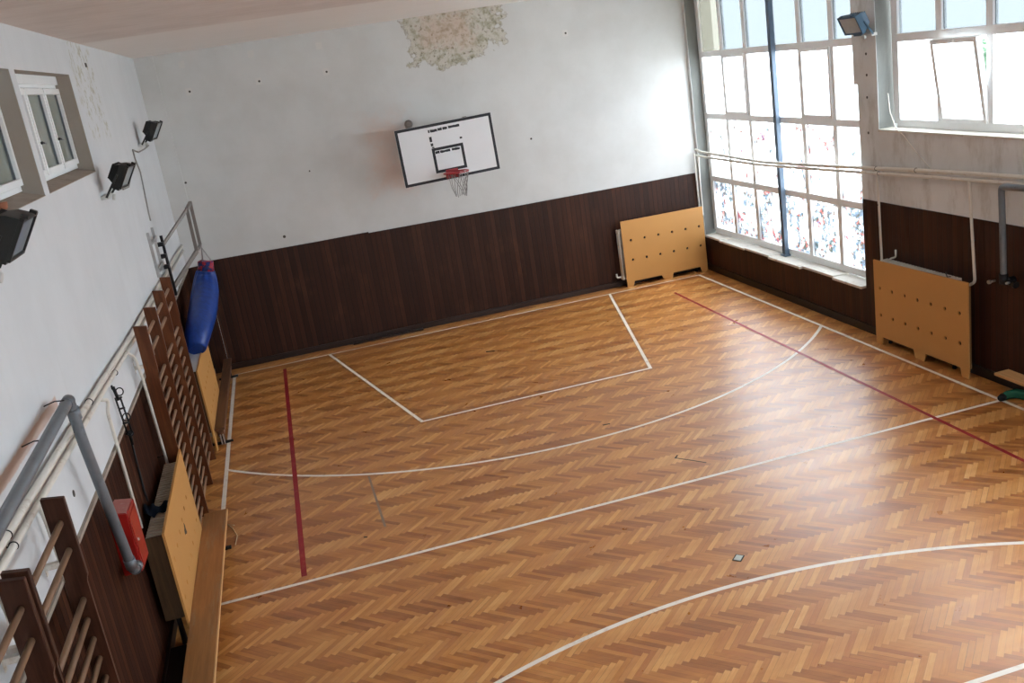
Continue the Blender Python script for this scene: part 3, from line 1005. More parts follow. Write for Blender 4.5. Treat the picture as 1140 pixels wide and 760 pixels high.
holes = [(-7.68 - i * 0.292, 0.89) for i in range(6)] + [(-7.43 - i * 0.288, 0.495) for i in range(7)]
cv, P = cover('radiator_cover', 'ochre board behind the worn long bench, left wall', 1, -9.30, -7.22, 0.178, 0.022, (1.235, 1.285), holes, 0.12, M['cover'])
for h in cv.children: pass
bm = B()
for k in range(9):
    a = 2 * PI * k / 9
    q = 0.035 + 0.02 * ((k * 7) % 3)
    bm.verts.new((0.2025, -8.24 + q * math.cos(a), 0.765 + q * math.sin(a)))
bm.faces.new(bm.verts[:])
r_ = bmesh.ops.extrude_face_region(bm, geom=bm.faces[:])
for v in [g for g in r_['geom'] if isinstance(g, bmesh.types.BMVert)]:
    v.co.x -= 0.004
obj('ragged_knock', bm, M['hole'], cv)
bm = B(); box(bm, 0.0, 0.176, -9.29, -9.26, 0.36, 1.215, 0.004); obj('side_board', bm, M['side_board'], cv)
rd, P = radiator('radiator', 'dusty radiator with bare ribs on top between left wall and board', 1, -9.22, -7.32, 0.01, 0.155, 0.38, 1.19, M['rad_dusty'])
holes = [(-2.1 - i * 0.29, z) for i in range(6) for z in (0.88, 0.49)]
cv, P = cover('radiator_cover', 'ochre board below the blue punching bag in the left corner', 1, -3.95, -1.75, 0.165, 0.022, (1.262, 1.25), holes, 0.12, M['cover'])
bm = B(); box(bm, 0.0, 0.163, -3.94, -3.91, 0.30, 1.25, 0.004); obj('side_board', bm, M['side_board'], cv)
rd, P = radiator('radiator', 'radiator with a white lid below the blue punching bag', 1, -3.85, -1.95, 0.01, 0.15, 0.2, 1.17, M['rad'])
bm = B(); box(bm, -0.04, 0.16, -3.88, -1.9, 1.235, 1.25, 0.004); obj('lid', bm, M['board_white'], rd)
bm = B()
bm.free()
for yq in (-3.7, -2.1):
    bm = B(); box(bm, 0.05, 0.09, yq - 0.02, yq + 0.02, 1.17, 1.235); obj('lid_stay', bm, M['rad'], rd)

# ---- wall bars
RZ = [2.555, 2.365] + [2.01 - 0.145 * k for k in range(14)]
def wall_bars(label, ys, um, rm, group='wall bars'):
    ym = (ys[0] + ys[-1]) / 2
    t = thing('wall_bars', label, 'wall bars', (0.10, ym, 0), group)
    for y in ys:
        bm = B()
        out = [(0.035, 0.0), (0.168, 0.0), (0.168, 2.13), (0.185, 2.17), (0.185, 2.715), (0.05, 2.735), (0.05, 2.17), (0.035, 2.13)]
        prism(bm, out, y - 0.021, y + 0.021, lambda u, v, d: (u, d, v))
        bmesh.ops.bevel(bm, geom=bm.edges[:], offset=0.004, segments=1, affect='EDGES')
        u = obj('upright', bm, um, t)
        for z in (2.28, 0.35):
            bm = B()
            box(bm, XL + 0.022, 0.055, y - 0.018, y + 0.018, z - 0.02, z + 0.02, 0.003)
            box(bm, XL + 0.022, XL + 0.028, y - 0.018, y + 0.018, z - 0.06, z + 0.06, 0.002)
            obj('wall_bracket', bm, M['pipe'], u)
    for a, b in zip(ys[:-1], ys[1:]):
        for k, z in enumerate(RZ):
            bm = B()
            x = 0.125 if k < 2 else (0.118 if k == 2 else 0.104)
            tube(bm, [(x, a - 0.015, z), (x, b + 0.015, z)], 0.019, 10)
            bmesh.ops.scale(bm, vec=(1, 1, 1.15), space=Matrix.Translation((0, 0, -z)), verts=bm.verts[:])
            obj('rung', bm, rm, t)
    return t
wall_bars('three-bay brown wall bars next to the blue punching bag', [-4.24, -5.18, -6.19, -7.15], M['bar_wood'], M['rung'])
wall_bars('dark wall bars with their near upright doubled, lower left corner', [-11.80, -12.765], M['bar_dark'], M['rung_dark'])
wall_bars('dark wall bars cut off by the lower left edge of the photo', [-12.86, -13.83], M['bar_dark'], M['rung_dark'])

# ---- benches
def bench(label, x0, x1, y0, y1, zt, top, edge, legs, deep=0.10, foot=(0.19, 0.17)):
    t = thing('gym_bench', label, 'bench', ((x0 + x1) / 2, (y0 + y1) / 2, 0), 'gym benches')
    bm = B(); box(bm, x0, x1 - 0.012, y0, y1, zt - 0.035, zt, 0.004); obj('seat_plank', bm, top, t)
    bm = B(); box(bm, x1 - 0.012, x1, y0, y1, zt - 0.036, zt - 0.001, 0.003); obj('edge_strip', bm, edge, t)
    xm = (x0 + x1) / 2
    bm = B(); box(bm, xm - 0.045, xm + 0.045, y0 + 0.1, y1 - 0.1, zt - 0.035 - deep, zt - 0.035, 0.004); obj('beam', bm, top, t)
    for y in legs:
        bm = B()
        box(bm, xm - 0.035, xm + 0.035, y - 0.03, y + 0.03, 0.035, zt - 0.03 - deep, 0.004)
        lg = obj('leg', bm, M['dark_metal'], t)
        bm = B()
        box(bm, xm - foot[0], xm + foot[1], y - 0.022, y + 0.022, 0.0, 0.035, 0.006)
        obj('foot_bar', bm, M['black_rubber'], lg)
    return t
bench('long worn yellow-brown bench along the left wall in front of the ochre board', 0.204, 0.478, -11.0, -6.84, 0.30, M['bench_top'], M['bench_edge'], (-7.3, -10.6), 0.10, (0.13, 0.13))
fb = bench('dark narrow bench with black foot bar in the far left corner', 0.192, 0.335, -3.78, 0.2, 0.29, M['bench_old'], M['bench_old'], (-3.66, -0.15), 0.13, (0.2, 0.14))
bm = B()
for xx in (0.245, 0.285):
    box(bm, xx, xx + 0.018, -3.80, -3.775, 0.03, 0.19, 0.003)
obj('end_strap', bm, M['steel_light'], fb)
bench('pale wooden bench at the right edge of the photo by the wall', 9.88, 10.09, -11.6, -8.29, 0.255, M['bench_edge'], M['bench_edge'], (-9.6, -11.2), 0.03, (0.1, 0.1))

# ---- punching bag on its swing frame
fr = thing('swing_frame', 'grey steel swing frame on the left wall holding the blue bag', 'wall frame', (XL, -2.9, 2.3))
bm = B()
for y in (-3.5, -2.92):
    box(bm, XL, XL + 0.04, y - 0.02, y + 0.02, 2.62, 3.27, 0.003)
for z in (3.12, 2.72):
    box(bm, XL + 0.04, XL + 0.06, -3.52, -2.9, z - 0.025, z + 0.025, 0.003)
obj('wall_rail', bm, M['steel_light'], fr)
bm = B()
cyl(bm, (0.035, -2.85, 2.2), (0.035, -2.85, 3.12), 0.022, 10)
for z in (2.66, 2.82, 3.0):
    box(bm, XL + 0.03, 0.05, -2.93, -2.83, z - 0.03, z + 0.03, 0.004)
obj('hinge_post', bm, M['dark_metal'], fr)
A2, A, C, C2 = (0.45, -2.43, 3.392), (0.45, -1.60, 3.403), (0.45, -2.53, 2.752), (0.45, -1.70, 2.722)
def bar(p, q, w, mat, name):
    bm = B()
    p, q = Vector(p), Vector(q)
    d = q - p
    u, v = frame_at(d)
    obox(bm, (p + q) / 2, d / 2, u * w / 2, v * w / 2, 0.003)
    obj(name, bm, mat, fr)
bar((0.03, -2.82, 2.975), A2, 0.04, M['steel'], 'arm')
bar((0.03, -2.80, 2.325), C, 0.055, M['steel'], 'arm')
bar(A2, C, 0.05, M['steel'], 'end_bar')
bar(A, C2, 0.05, M['steel'], 'end_bar')
bar(A2, A, 0.05, M['steel'], 'cross_bar')
bar(C, C2, 0.04, M['steel'], 'cross_bar')

bag = thing('punching_bag', 'blue punching bag hanging bent onto the radiator in the left corner', 'punching bag', (0.13, -2.93, 1.27))
cp = [((0.125, -2.95, 1.335), 0.09), ((0.127, -2.93, 1.35), 0.15), ((0.15, -2.82, 1.43), 0.182), ((0.185, -2.64, 1.53), 0.20), ((0.262, -2.10, 1.695), 0.222), ((0.335, -1.60, 1.92), 0.215),
      ((0.385, -1.44, 2.13), 0.175), ((0.41, -1.42, 2.25), 0.135)]
P_ = [Vector(c) for c, q in cp]
fine, rad_ = [], []
for i in range(len(cp) - 1):            # smooth curve through the given centres
    p0, p1, p2, p3 = P_[max(i - 1, 0)], P_[i], P_[i + 1], P_[min(i + 2, len(cp) - 1)]
    for k in range(5):
        q = k / 5
        fine.append(0.5 * ((2 * p1) + (p2 - p0) * q + (2 * p0 - 5 * p1 + 4 * p2 - p3) * q * q + (3 * p1 - p0 - 3 * p2 + p3) * q ** 3))
        rad_.append(cp[i][1] * (1 - q) + cp[i + 1][1] * q)
fine.append(P_[-1]); rad_.append(cp[-1][1])
bm = B()
tube(bm, fine, rad_, 40)
vs_l = list(bm.verts)
for i, c in enumerate(fine):            # gathered folds that fade out down the bag
    f = max(0.0, i / (len(fine) - 1) - 0.45) / 0.55
    for k in range(40):
        v = vs_l[i * 40 + k]
        d = v.co - c
        v.co = c + d * (1 + 0.07 * f * math.sin(k * 2 * PI * 9 / 40) + 0.03 * f * math.sin(k * 2 * PI * 4 / 40 + 1))
shell = obj('shell', bm, M['blue_bag'], bag)
bm = B()
tube(bm, [(0.41, -1.42, 2.24), (0.425, -1.41, 2.30), (0.44, -1.40, 2.40), (0.442, -1.40, 2.405)], [0.138, 0.128, 0.125, 0.08], 24)
obj('collar', bm, M['patch'], bag)
for k in range(3):
    a = 2 * PI * k / 3
    bm = B()
    tube(bm, [(0.44 + 0.09 * math.cos(a), -1.40 + 0.09 * math.sin(a), 2.40), (0.45, -1.6, 2.66), (0.45, -1.69, 2.71)], 0.009, 6)
    obj('hanging_chain', bm, M['steel_light'], bag)

# ---- pipes on the left wall
def pipe(name, label, pts, r, mat, rad=0.08, group=None, clamps=(), clampm=None, loc=None):
    t = thing(name, label, 'pipe', loc or pts[0], group)
    bm = B(); tube(bm, bend(pts, rad), r, 14); obj('tube', bm, mat, t)
    for c, q in clamps:
        bm = B()
        c = Vector(c); q = Vector(q)
        tube(bm, [c + Vector((0, 0, 0)) + (Vector((math.cos(a), 0, math.sin(a))) * (r + 0.003)) for a in [2 * PI * k / 14 for k in range(14)]], 0.004, 6, closed=True)
        cyl(bm, c + Vector((q.x * r, 0, 0)), c + q, 0.006, 6)
        obj('clamp', bm, clampm or M['dark_metal'], t)
    return t
XPI = -0.025
pipe('heating_pipe', 'upper of the two cream pipes running along the left wall', [(XPI, -19.5, 2.98), (XPI, -12.4, 2.75), (XPI, -9.08, 2.665), (XPI, -7.0, 2.60), (XPI, 0.1, 2.52)], 0.027, M['pipe'], 0.2, None,
     [((XPI, -12.3, 2.75), (-0.038, 0, 0)), ((XPI, -9.6, 2.68), (-0.038, 0, 0))])
pipe('heating_pipe', 'lower of the two cream pipes running along the left wall', [(XPI, -19.5, 2.88), (XPI, -12.4, 2.655), (XPI, -9.0, 2.585), (XPI, -6.84, 2.525), (XPI, 0.1, 2.43)], 0.023, M['pipe'], 0.2, None,
     [((XPI, -12.25, 2.655), (-0.038, 0, 0)), ((XPI, -8.3, 2.56), (-0.038, 0, 0))])
pipe('riser_pipe', 'thin cream riser bending from the left wall pipes behind the red box', [(XPI, -9.25, 2.585), (0.02, -9.10, 2.53), (-0.02, -9.08, 2.42), (-0.02, -9.08, 1.25)], 0.016, M['pipe'], 0.08)
pipe('riser_pipe', 'thin cream riser into the dusty radiator beside the brown wall bars', [(XPI, -7.5, 2.56), (0.02, -7.35, 2.45), (0.02, -7.24, 2.2), (0.04, -7.28, 1.16)], 0.016, M['pipe'], 0.08, None, [((0.035, -7.277, 1.27), (-0.09, 0, 0))])
pipe('riser_pipe', 'thin cream riser behind the dark wall bars with the doubled upright', [(XPI, -11.62, 2.66), (-0.025, -11.58, 2.5), (-0.025, -11.55, 2.05), (-0.025, -11.55, 0.0)], 0.014, M['pipe'], 0.05)
pipe('riser_pipe', 'thin cream riser behind the dark wall bars at the lower left edge', [(XPI, -12.72, 2.66), (-0.025, -12.66, 2.5), (-0.025, -12.63, 2.05), (-0.025, -12.63, 0.0)], 0.014, M['pipe'], 0.05)
g = thing('hydrant_pipe', 'thick grey pipe turning down in front of the red hydrant box', 'pipe', (0.08, -10.5, 1.3))
bm = B(); tube(bm, bend([(0.08, -19.5, 2.72), (0.08, -12.65, 2.95), (0.08, -10.60, 3.005), (0.08, -10.58, 2.7), (0.07, -10.20, 1.37), (0.07, -10.03, 1.33)], 0.09), 0.040, 16); obj('tube', bm, M['pipe_grey'], g)
for p_, q_, rr_ in (((0.08, -10.62, 3.0), (0.08, -10.72, 2.998), 0.047), ((0.08, -10.59, 2.93), (0.08, -10.575, 2.84), 0.047), ((0.071, -10.235, 1.50), (0.071, -10.21, 1.41), 0.047), ((0.07, -10.12, 1.345), (0.07, -10.035, 1.33), 0.05)):
    bm = B(); tube(bm, [p_, q_], rr_, 14); obj('coupling', bm, M['pipe_grey'], g)
for yy, zz in ((-11.47, 2.96), (-10.75, 3.0)):
    bm = B()
    tube(bm, [(XL + 0.012, yy, zz + 0.03), (0.02, yy, zz + 0.05), (0.06, yy, zz + 0.045), (0.085, yy, zz + 0.043)], 0.005, 6)
    obj('hook', bm, M['dark_metal'], g)
# ---- red hydrant box
hb = thing('hydrant_box', 'red fire hydrant box on the left wall behind the grey pipe', 'hydrant box', (XL, -9.85, 1.2))
bm = B()
x0, x1 = XL + 0.02, 0.105
for quadp in ():
    pass
vs = [(x0, -10.02, 1.25), (x1, -10.02, 1.262), (x1, -9.655, 1.24), (x0, -9.655, 1.235), (x0, -10.02, 1.83), (x1, -10.02, 1.80), (x1, -9.635, 1.772), (x0, -9.635, 1.80)]
v = [bm.verts.new(q) for q in vs]
for f in ((0, 1, 2, 3), (0, 1, 5, 4), (1, 2, 6, 5), (2, 3, 7, 6), (3, 0, 4, 7)):
    bm.faces.new([v[i] for i in f])
bm.faces.new([v[i] for i in (4, 5, 6, 7)]).material_index = 1  # top face is paler than the sides
bmesh.ops.bevel(bm, geom=bm.edges[:], offset=0.008, segments=2, affect='EDGES')
obj('housing', bm, [M['red_box'], M['red_box_top']], hb)
bm = B(); box(bm, x1, x1 + 0.008, -9.985, -9.69, 1.30, 1.745, 0.006); dr = obj('door', bm, M['red_box'], hb)
bm = B(); cyl(bm, (x1 + 0.006, -9.94, 1.52), (x1 + 0.022, -9.94, 1.52), 0.014, 10); obj('latch', bm, M['steel_light'], dr)
bm = B(); box(bm, x0 + 0.02, x0 + 0.05, -10.045, -10.02, 1.70, 1.76, 0.004); obj('hinge', bm, M['dark_metal'], hb)

# ---- turnbuckle and cable on the left wall
tb = thing('turnbuckle', 'black turnbuckle with rings and strap hanging on the left wall boards', 'turnbuckle', (XL, -8.45, 1.3))
def ring(bm, c, r, t=0.006):
    c = Vector(c)
    tube(bm, [c + Vector((r * math.cos(a), 0.4 * r * math.sin(a), r * math.sin(a))) for a in [2 * PI * k / 18 for k in range(18)]], t, 6, closed=True)
for c, q in (((0.012, -8.52, 2.425), 0.034), ((0.005, -8.50, 2.16), 0.034), ((0.0, -8.50, 1.99), 0.025)):
    bm = B(); ring(bm, c, q); obj('ring', bm, M['dark_metal'], tb)
bm = B()
for s_ in (-0.022, 0.022):
    tube(bm, [(-0.022 + s_, -8.50, 2.37), (-0.008 + s_, -8.48, 1.98)], 0.009, 6)
for zz in (2.36, 2.25, 2.10, 1.99):
    tube(bm, [(-0.045, -8.49, zz), (0.015, -8.49, zz)], 0.010, 6)
tube(bm, [(-0.035, -8.51, 2.48), (-0.02, -8.50, 2.34)], 0.016, 8); tube(bm, [(-0.008, -8.48, 2.0), (-0.02, -8.45, 1.86)], 0.016, 8)
obj('body', bm, M['dark_metal'], tb)
bm = B()
box(bm, XL + 0.02, -0.035, -8.53, -8.50, 2.46, 2.50, 0.004)
obj('wall_hook', bm, M['dark_metal'], tb)
bm = B(); tube(bm, [(-0.022, -8.45, 1.88), (-0.036, -8.42, 1.6), (-0.038, -8.43, 1.35), (-0.03, -8.44, 1.24)], 0.010, 6); obj('strap', bm, M['black_rubber'], tb)

# ---- dark cloth on the dusty radiator
bm = B()
nx, ny = 14, 10
grid = []
for i in range(nx + 1):
    row = []
    for j in range(ny + 1):
        u, w = i / nx, j / ny
        x = -0.035 + 0.205 * u
        y = -8.74 + 0.24 * w - 0.05 * math.sin(u * 5)
        z = 1.205 + 0.05 * math.sin(PI * w) * (1 - 0.5 * u) + 0.018 * math.sin(u * 13 + w * 4) + (0.03 if u < 0.4 else 0)
        row.append(bm.verts.new((x, y, z)))
    grid.append(row)
for i in range(nx):
    for j in range(ny):
        bm.faces.new((grid[i][j], grid[i + 1][j], grid[i + 1][j + 1], grid[i][j + 1]))
r_ = bmesh.ops.solidify(bm, geom=bm.faces[:], thickness=0.012)
tag(obj('cloth', bm, M['navy'], None, (0.06, -8.62, 1.19), True), 'dark navy cloth crumpled on the dusty radiator ribs', 'cloth')

# ---- floodlights
def floodlight(label, c, yaw, tilt, wall_pt, body, glass, w=0.40, h=0.29, dp=0.19, br='lamp_grey'):
    """c: centre of the glass; the lamp looks along +x turned by yaw and tipped down by tilt"""
    t = thing('floodlight', label, 'floodlight', wall_pt, 'wall floodlights')
    R = Matrix.Translation(c) @ Matrix.Rotation(yaw, 4, 'Z') @ Matrix.Rotation(tilt, 4, 'Y')
    bm = B()
    def fr_(x, ww, hh):
        return [bm.verts.new((x, sy * ww / 2, sz * hh / 2)) for sy, sz in ((-1, -1), (1, -1), (1, 1), (-1, 1))]
    r1, r2, r3 = fr_(-0.02, w * 0.95, h * 0.93), fr_(-dp * 0.55, w * 0.9, h * 0.86), fr_(-dp, w * 0.74, h * 0.55)
    for a, b in ((r1, r2), (r2, r3)):
        for k in range(4):
            bm.faces.new((a[k], a[(k + 1) % 4], b[(k + 1) % 4], b[k]))
    bm.faces.new(r3); bm.faces.new(list(reversed(r1)))
    for k in range(7):
        yy = -w * 0.36 + k * w * 0.12
        box(bm, -dp * 1.02, -dp * 0.5, yy - 0.004, yy + 0.004, -h * 0.30, h * 0.34)
    bm.transform(R)
    obj('housing', bm, body, t)
    bm = B()
    q = 0.022
    box(bm, -0.02, 0.008, -w / 2, w / 2, h / 2 - q, h / 2, 0.003); box(bm, -0.02, 0.008, -w / 2, w / 2, -h / 2, -h / 2 + q, 0.003)
    box(bm, -0.02, 0.008, -w / 2, -w / 2 + q, -h / 2 + q, h / 2 - q, 0.003); box(bm, -0.02, 0.008, w / 2 - q, w / 2, -h / 2 + q, h / 2 - q, 0.003)
    for yy in (-w * 0.3, w * 0.3):
        box(bm, -0.03, 0.014, yy - 0.02, yy + 0.02, h / 2 - 0.004, h / 2 + 0.018, 0.003)
    bm.transform(R)
    bz = obj('bezel', bm, body, t)
    bm = B(); box(bm, -0.012, -0.006, -w / 2 + q * 0.8, w / 2 - q * 0.8, -h / 2 + q * 0.8, h / 2 - q * 0.8); bm.transform(R)
    obj('glass', bm, glass, t)
    bm = B(); box(bm, -dp * 0.7, -0.03, -w * 0.2, w * 0.2, -h / 2 - 0.05, -h / 2 + 0.04, 0.006); bm.transform(R)
    obj('terminal_box', bm, body, t)
    wp = Vector(wall_pt)
    sgn = 1 if math.cos(yaw) > 0 else -1
    bm = B()
    piv = [R @ Vector((-dp * 0.5, s * (w * 0.47), 0.0)) for s in (-1, 1)]
    ext = R @ Vector((-dp * 0.8, 0, -h * 0.75))
    for pv in piv:
        lowp = Vector((wp.x + sgn * 0.06, pv.y, wp.z))
        u = (lowp - pv)
        a_, b_ = frame_at(u)
        obox(bm, (pv + lowp) / 2, u / 2, a_ * 0.004, b_ * 0.012)
    obj('yoke', bm, body, t)
    bm = B()
    y0_, y1_ = piv[0].y, piv[1].y
    box(bm, min(wp.x, wp.x + sgn * 0.085), max(wp.x, wp.x + sgn * 0.085), min(y0_, y1_), max(y0_, y1_), wp.z - 0.02, wp.z + 0.02, 0.004)
    obj('bracket', bm, M[br], t)
    bm = B(); cyl(bm, (wp.x + sgn * 0.085, wp.y, wp.z - 0.02), (wp.x + sgn * 0.115, wp.y, wp.z - 0.03), 0.035, 12)
    obj('bolt', bm, M[br], t)
    return t
tl = math.radians(32)
floodlight('black floodlight cut off by the left edge below the small windows', (0.25, -11.20, 4.27), 0.0, tl, (XL, -11.15, 4.06), M['lamp_body'], M['lamp_glass'])
floodlight('black floodlight on the left wall just right of the small window', (0.25, -6.08, 4.235), math.radians(-6), tl, (XL, -5.98, 4.05), M['lamp_body'], M['lamp_glass'], 0.37, 0.27, 0.17)
floodlight('black floodlight on the left wall nearest the back corner', (0.24, -1.75, 4.585), math.radians(-6), tl, (XL, -1.62, 4.42), M['lamp_body'], M['lamp_glass'], 0.38, 0.28, 0.17)
floodlight('blue-grey floodlight on the pier between the two large windows', (9.86, -5.60, 4.56), math.radians(180 + 3), math.radians(26), (XR, -5.62, 4.41), M['lamp_body_blue'], M['lamp_glass_b'], 0.40, 0.27, 0.19, 'lamp_grey')

# ---- cables
bm = B()
tube(bm, [(0.06, -1.7, 4.39), (0.0, -1.85, 4.35), (XL + 0.02, -2.2, 4.33), (XL + 0.017, -2.75, 4.40), (XL + 0.017, -2.75, 4.27), (XL + 0.017, -2.55, 4.06), (XL + 0.017, -2.81, 3.48), (XL + 0.017, -2.83, 3.36)], 0.011, 6)
tag(obj('cable', bm, M['cable'], None, (XL, -2.7, 3.4)), 'grey cable dropping from the floodlight nearest the back corner', 'cable')
bm = B()
tube(bm, [(0.12, -5.8, 4.08), (0.05, -4.8, 4.03), (XL + 0.02, -3.6, 4.1), (XL + 0.016, -2.72, 4.22)], 0.010, 6)
tag(obj('cable', bm, M['cable'], None, (XL, -4.0, 4.05)), 'grey cable looping from the floodlight beside the small window', 'cable')
bm = B()
tube(bm, [(10.2, -5.9, 3.60), (10.138, -6.02, 3.35), (10.125, -6.17, 3.125), (10.135, -6.3, 3.05), (10.14, -6.55, 2.84), (10.142, -6.83, 2.64)], 0.007, 6)
tag(obj('cable', bm, M['pipe'], None, (XR, -6.2, 3.1)), 'thin white cable hanging over the high window sill on the right', 'cable')

# ---- pipes on the right wall
XP = 10.075
pipe('heating_pipe', 'upper white pipe crossing the tall window and right wall', [(XP, 0.28, 2.50), (XP, 0.0, 2.465), (XP, -2.5, 2.435), (XP, -4.5, 2.515), (XP, -6.7, 2.615), (XP, -8.6, 2.68), (XP, -12, 2.78), (XP, -19.5, 2.95)], 0.026, M['pipe'], 0.3, None,
     [((XP, -5.75, 2.57), (0.07, 0, 0)), ((XP, -6.63, 2.612), (0.07, 0, 0))])
pipe('heating_pipe', 'lower white pipe crossing the tall window and right wall', [(XP, 0.28, 2.39), (XP, 0.0, 2.375), (XP - 0.045, -2.5, 2.395), (XP - 0.01, -4.5, 2.455), (XP, -6.7, 2.535), (XP, -8.6, 2.60), (XP, -12, 2.70), (XP, -19.5, 2.87)], 0.022, M['pipe'], 0.3, None,
     [((XP, -5.8, 2.505), (0.07, 0, 0))])
pipe('riser_pipe', 'white riser at the window end of the right wall board', [(XP, -5.76, 2.50), (XP, -5.77, 2.3), (XP, -5.79, 1.30), (XP, -5.79, 1.16)], 0.017, M['pipe'], 0.05, None, [((XP, -5.775, 2.05), (0.06, 0, 0))])
pipe('riser_pipe', 'white riser with an elbow at the near end of the right wall board', [(XP, -7.655, 2.57), (XP, -7.665, 2.3), (XP, -7.73, 1.27), (XP, -7.63, 1.215)], 0.019, M['pipe'], 0.05, None, [((XP, -7.685, 1.80), (0.06, 0, 0))])
pipe('riser_pipe', 'left one of two thin white risers beside the tall window corner', [(10.07, 0.36, 2.42), (10.07, 0.36, 1.95), (10.085, 0.36, 0.22), (10.085, 0.36, 0.0)], 0.017, M['pipe'], 0.05)
pipe('riser_pipe', 'right one of two thin white risers beside the tall window corner', [(10.135, 0.30, 2.40), (10.125, 0.32, 1.95), (10.12, 0.33, 1.12), (9.99, 0.33, 1.12)], 0.015, M['pipe'], 0.05)
pipe('bleed_pipe', 'short white bent stub above the right wall radiator', [(10.07, -5.95, 1.25), (10.07, -6.02, 1.30), (10.12, -6.06, 1.31), (10.12, -6.06, 1.42)], 0.013, M['pipe'], 0.03)
g = thing('drain_pipe', 'dark grey pipe with wall elbow at the right edge of the photo', 'pipe', (10.06, -8.36, 1.4))
bm = B(); tube(bm, bend([(9.985, -12.5, 2.66), (9.985, -8.62, 2.575), (9.985, -8.30, 2.562), (9.985, -8.315, 2.2), (9.985, -8.335, 1.43), (10.06, -8.34, 1.41)], 0.05), 0.038, 14); obj('tube', bm, M['pipe_grey'], g)
bm = B()
tube(bm, [(9.985, -8.333, 1.51), (9.985, -8.335, 1.39)], 0.052, 14)
tube(bm, [(9.985, -8.34, 1.42), (9.985, -8.50, 1.41)], 0.03, 12); tube(bm, [(9.985, -8.50, 1.41), (9.985, -8.54, 1.41)], 0.042, 12)
cyl(bm, (9.985, -8.335, 1.41), (10.1305, -8.335, 1.41), 0.045, 12)
obj('elbow_valve', bm, M['dark_metal'], g)
bm = B(); tube(bm, [(9.96, -8.46, 1.43), (9.93, -8.46, 1.43), (9.91, -8.46, 1.43)], [0.012, 0.018, 0.014], 8); obj('valve_knob', bm, M['steel_light'], g)
bm = B(); cyl(bm, (10.1305, -8.02, 1.335), (10.06, -8.02, 1.335), 0.016, 10); cyl(bm, (10.06, -8.02, 1.335), (10.03, -8.02, 1.335), 0.026, 10)
tag(obj('valve_knob', bm, M['steel_light'], None, (10.12, -8.02, 1.335)), 'small pale valve knob on the dark boards beside the right radiator', 'valve')

# ---- steel post before the tall window
ps = thing('steel_post', 'tall blue-grey steel post in front of the tall window', 'post', (10.31, -2.62, 0.735))
bm = B(); box(bm, 10.262, 10.345, -2.675, -2.575, 0.76, ZT + 0.15, 0.008); obj('shaft', bm, M['post'], ps)
bm = B(); box(bm, 10.245, 10.352, -2.71, -2.54, 0.728, 0.765, 0.005); obj('base_plate', bm, M['post'], ps)

# ---- loose things
bm = B()
tube(bm, [(9.70, -8.60, 0.05), (9.76, -8.585, 0.055)], [0.035, 0.05], 12)
gt = thing('foam_tube', 'dark green tube with black tip lying on the floor at the right edge', 'tube', (9.9, -8.62, 0))
obj('tip', bm, M['black_rubber'], gt)
bm = B()
tube(bm, [(9.75, -8.588, 0.052), (9.84, -8.565, 0.056), (9.94, -8.60, 0.062), (9.985, -8.72, 0.063), (9.99, -8.85, 0.063), (9.985, -9.1, 0.062), (9.98, -9.3, 0.055)], [0.046, 0.052, 0.060, 0.062, 0.062, 0.060, 0.045], 14)
obj('sleeve', bm, M['green'], gt)
bm = B(); tube(bm, [(0.49, -6.70, 0.004), (0.40, -6.62, 0.006), (0.47, -6.78, 0.005), (0.53, -7.02, 0.005), (0.512, -7.25, 0.004)], 0.005, 6)
tag(obj('cord', bm, M['cord'], None, (0.5, -6.9, 0)), 'short cream cord lying on the parquet beside the long bench', 'cord')
fs = thing('floor_socket', 'small square steel floor plate set in the parquet near the lower arc', 'floor plate', (5.336, -10.287, 0))
bm = B()
Rz = Matrix.Translation((5.336, -10.287, 0)) @ Matrix.Rotation(math.radians(45), 4, 'Z')
box(bm, -0.058, 0.058, -0.045, 0.045, 0, 0.003); bm.transform(Rz); obj('frame', bm, M['hole'], fs)
bm = B(); box(bm, -0.045, 0.045, -0.032, 0.032, 0.002, 0.006, 0.001); bm.transform(Rz); obj('lid', bm, M['socket'], fs)
bm = B()
tube(bm, [(-0.14, -9.95, 4.352 + 0.02), (-0.14, -9.95, 4.372 + 0.03), (-0.14, -9.95, 4.425)], [0.036, 0.045, 0.047], 14)
tag(obj('cup', bm, M['cup'], None, (-0.14, -9.95, 4.37), True), 'small brown cup on the sill of the left-hand small window', 'cup')

# ================================================================== LIGHT
w = bpy.data.worlds.new('overcast_sky'); scene.world = w
w.use_nodes = True
nt = w.node_tree; nt.nodes.clear()
o_ = nt.nodes.new('ShaderNodeOutputWorld'); bg = nt.nodes.new('ShaderNodeBackground')
tc = nt.nodes.new('ShaderNodeTexCoord'); sx = nt.nodes.new('ShaderNodeSeparateXYZ'); rp = nt.nodes.new('ShaderNodeValToRGB')
rp.color_ramp.elements[0].position = 0.45; rp.color_ramp.elements[0].color = (0.82, 0.90, 1.0, 1)
rp.color_ramp.elements[1].position = 0.8; rp.color_ramp.elements[1].color = (0.90, 0.96, 1.0, 1)
mr = nt.nodes.new('ShaderNodeMapRange'); mr.inputs[1].default_value = -1; mr.inputs[2].default_value = 1
nt.links.new(tc.outputs['Generated'], sx.inputs[0]); nt.links.new(sx.outputs[2], mr.inputs[0]); nt.links.new(mr.outputs[0], rp.inputs[0])
nt.links.new(rp.outputs[0], bg.inputs[0]); nt.links.new(bg.outputs[0], o_.inputs[0])
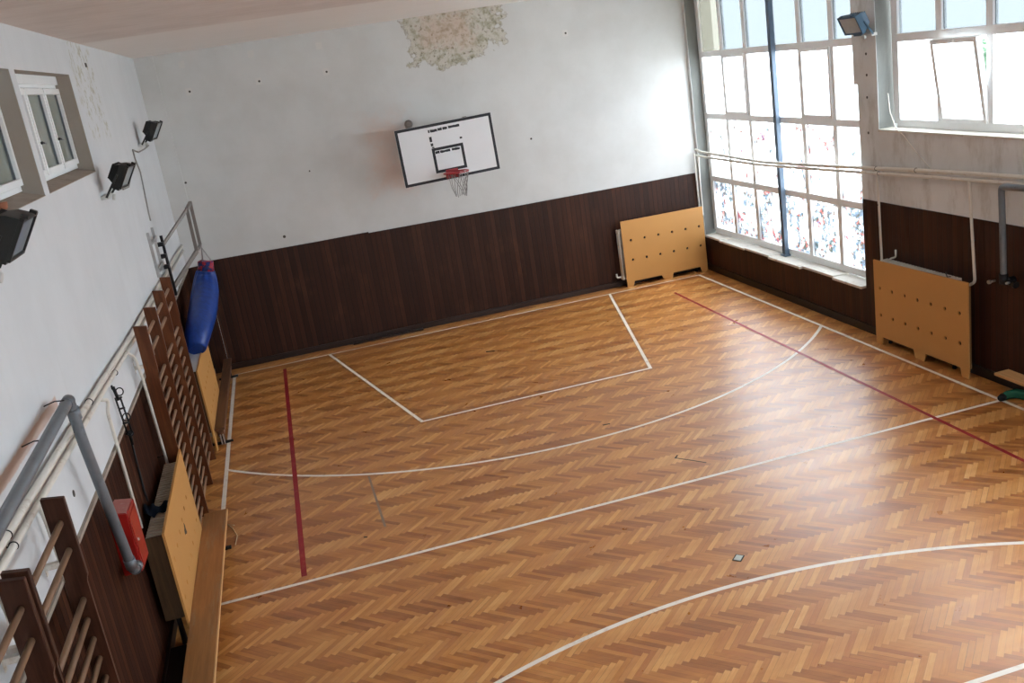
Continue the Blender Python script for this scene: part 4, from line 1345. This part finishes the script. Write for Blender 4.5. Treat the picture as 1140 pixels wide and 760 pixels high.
bg.inputs[1].default_value = 14.0
w.cycles.sampling_method = 'AUTOMATIC'

def portal(name, y0, y1, z0, z1):
    l = bpy.data.lights.new(name, 'AREA'); l.shape = 'RECTANGLE'
    l.size = z1 - z0; l.size_y = y0 - y1
    l.cycles.is_portal = True
    o = bpy.data.objects.new(name, l); COL.objects.link(o)
    o.location = (XW + 0.12, (y0 + y1) / 2, (z0 + z1) / 2)
    o.rotation_euler = (0, math.radians(90), 0)   # looks along -x, into the room
    return o
portal('window_daylight', 0.36, -5.27, 0.75, ZT)
portal('high_window_daylight', -5.74, -11.4, 3.1, ZT)
portal('rear_window_daylight', -12.0, -17.4, 0.75, ZT)

l_ = portal('added_window_daylight', 0, -2.5, 0, 8.1)  # daylight for the added window row behind the camera
l_.location = (5.95, YB - 0.35, 4.8); l_.rotation_euler = (math.radians(90), 0, 0)
l_.data.size, l_.data.size_y = 6.3, 1.4

# ================================================================== CAMERA
cam = bpy.data.cameras.new('camera'); co = bpy.data.objects.new('camera', cam); COL.objects.link(co)
r_, u_, f_ = Vector((0.95700577, -0.24837581, -0.14983127)), Vector((0.21150937, 0.24403497, 0.94641995)), Vector((0.19850375, 0.93742007, -0.28607668))
co.matrix_world = Matrix(((r_.x, u_.x, -f_.x, 1.87764), (r_.y, u_.y, -f_.y, -17.83305), (r_.z, u_.z, -f_.z, 4.91237), (0, 0, 0, 1)))
cam.sensor_fit = 'HORIZONTAL'; cam.sensor_width = 36.0
cam.lens = 1063.93 / 1140 * 36.0
cam.clip_start = 0.05; cam.clip_end = 200
scene.camera = co

vs_ = scene.view_settings
vs_.view_transform = 'Standard'; vs_.look = 'None'; vs_.gamma = 1.0; vs_.use_curve_mapping = False
vs_.exposure = -0.12
scene.cycles.max_bounces = 12; scene.cycles.diffuse_bounces = 6; scene.cycles.glossy_bounces = 4
scene.cycles.transparent_max_bounces = 12; scene.cycles.transmission_bounces = 8
scene.cycles.sample_clamp_indirect = 12.0
scene.cycles.use_denoising = True
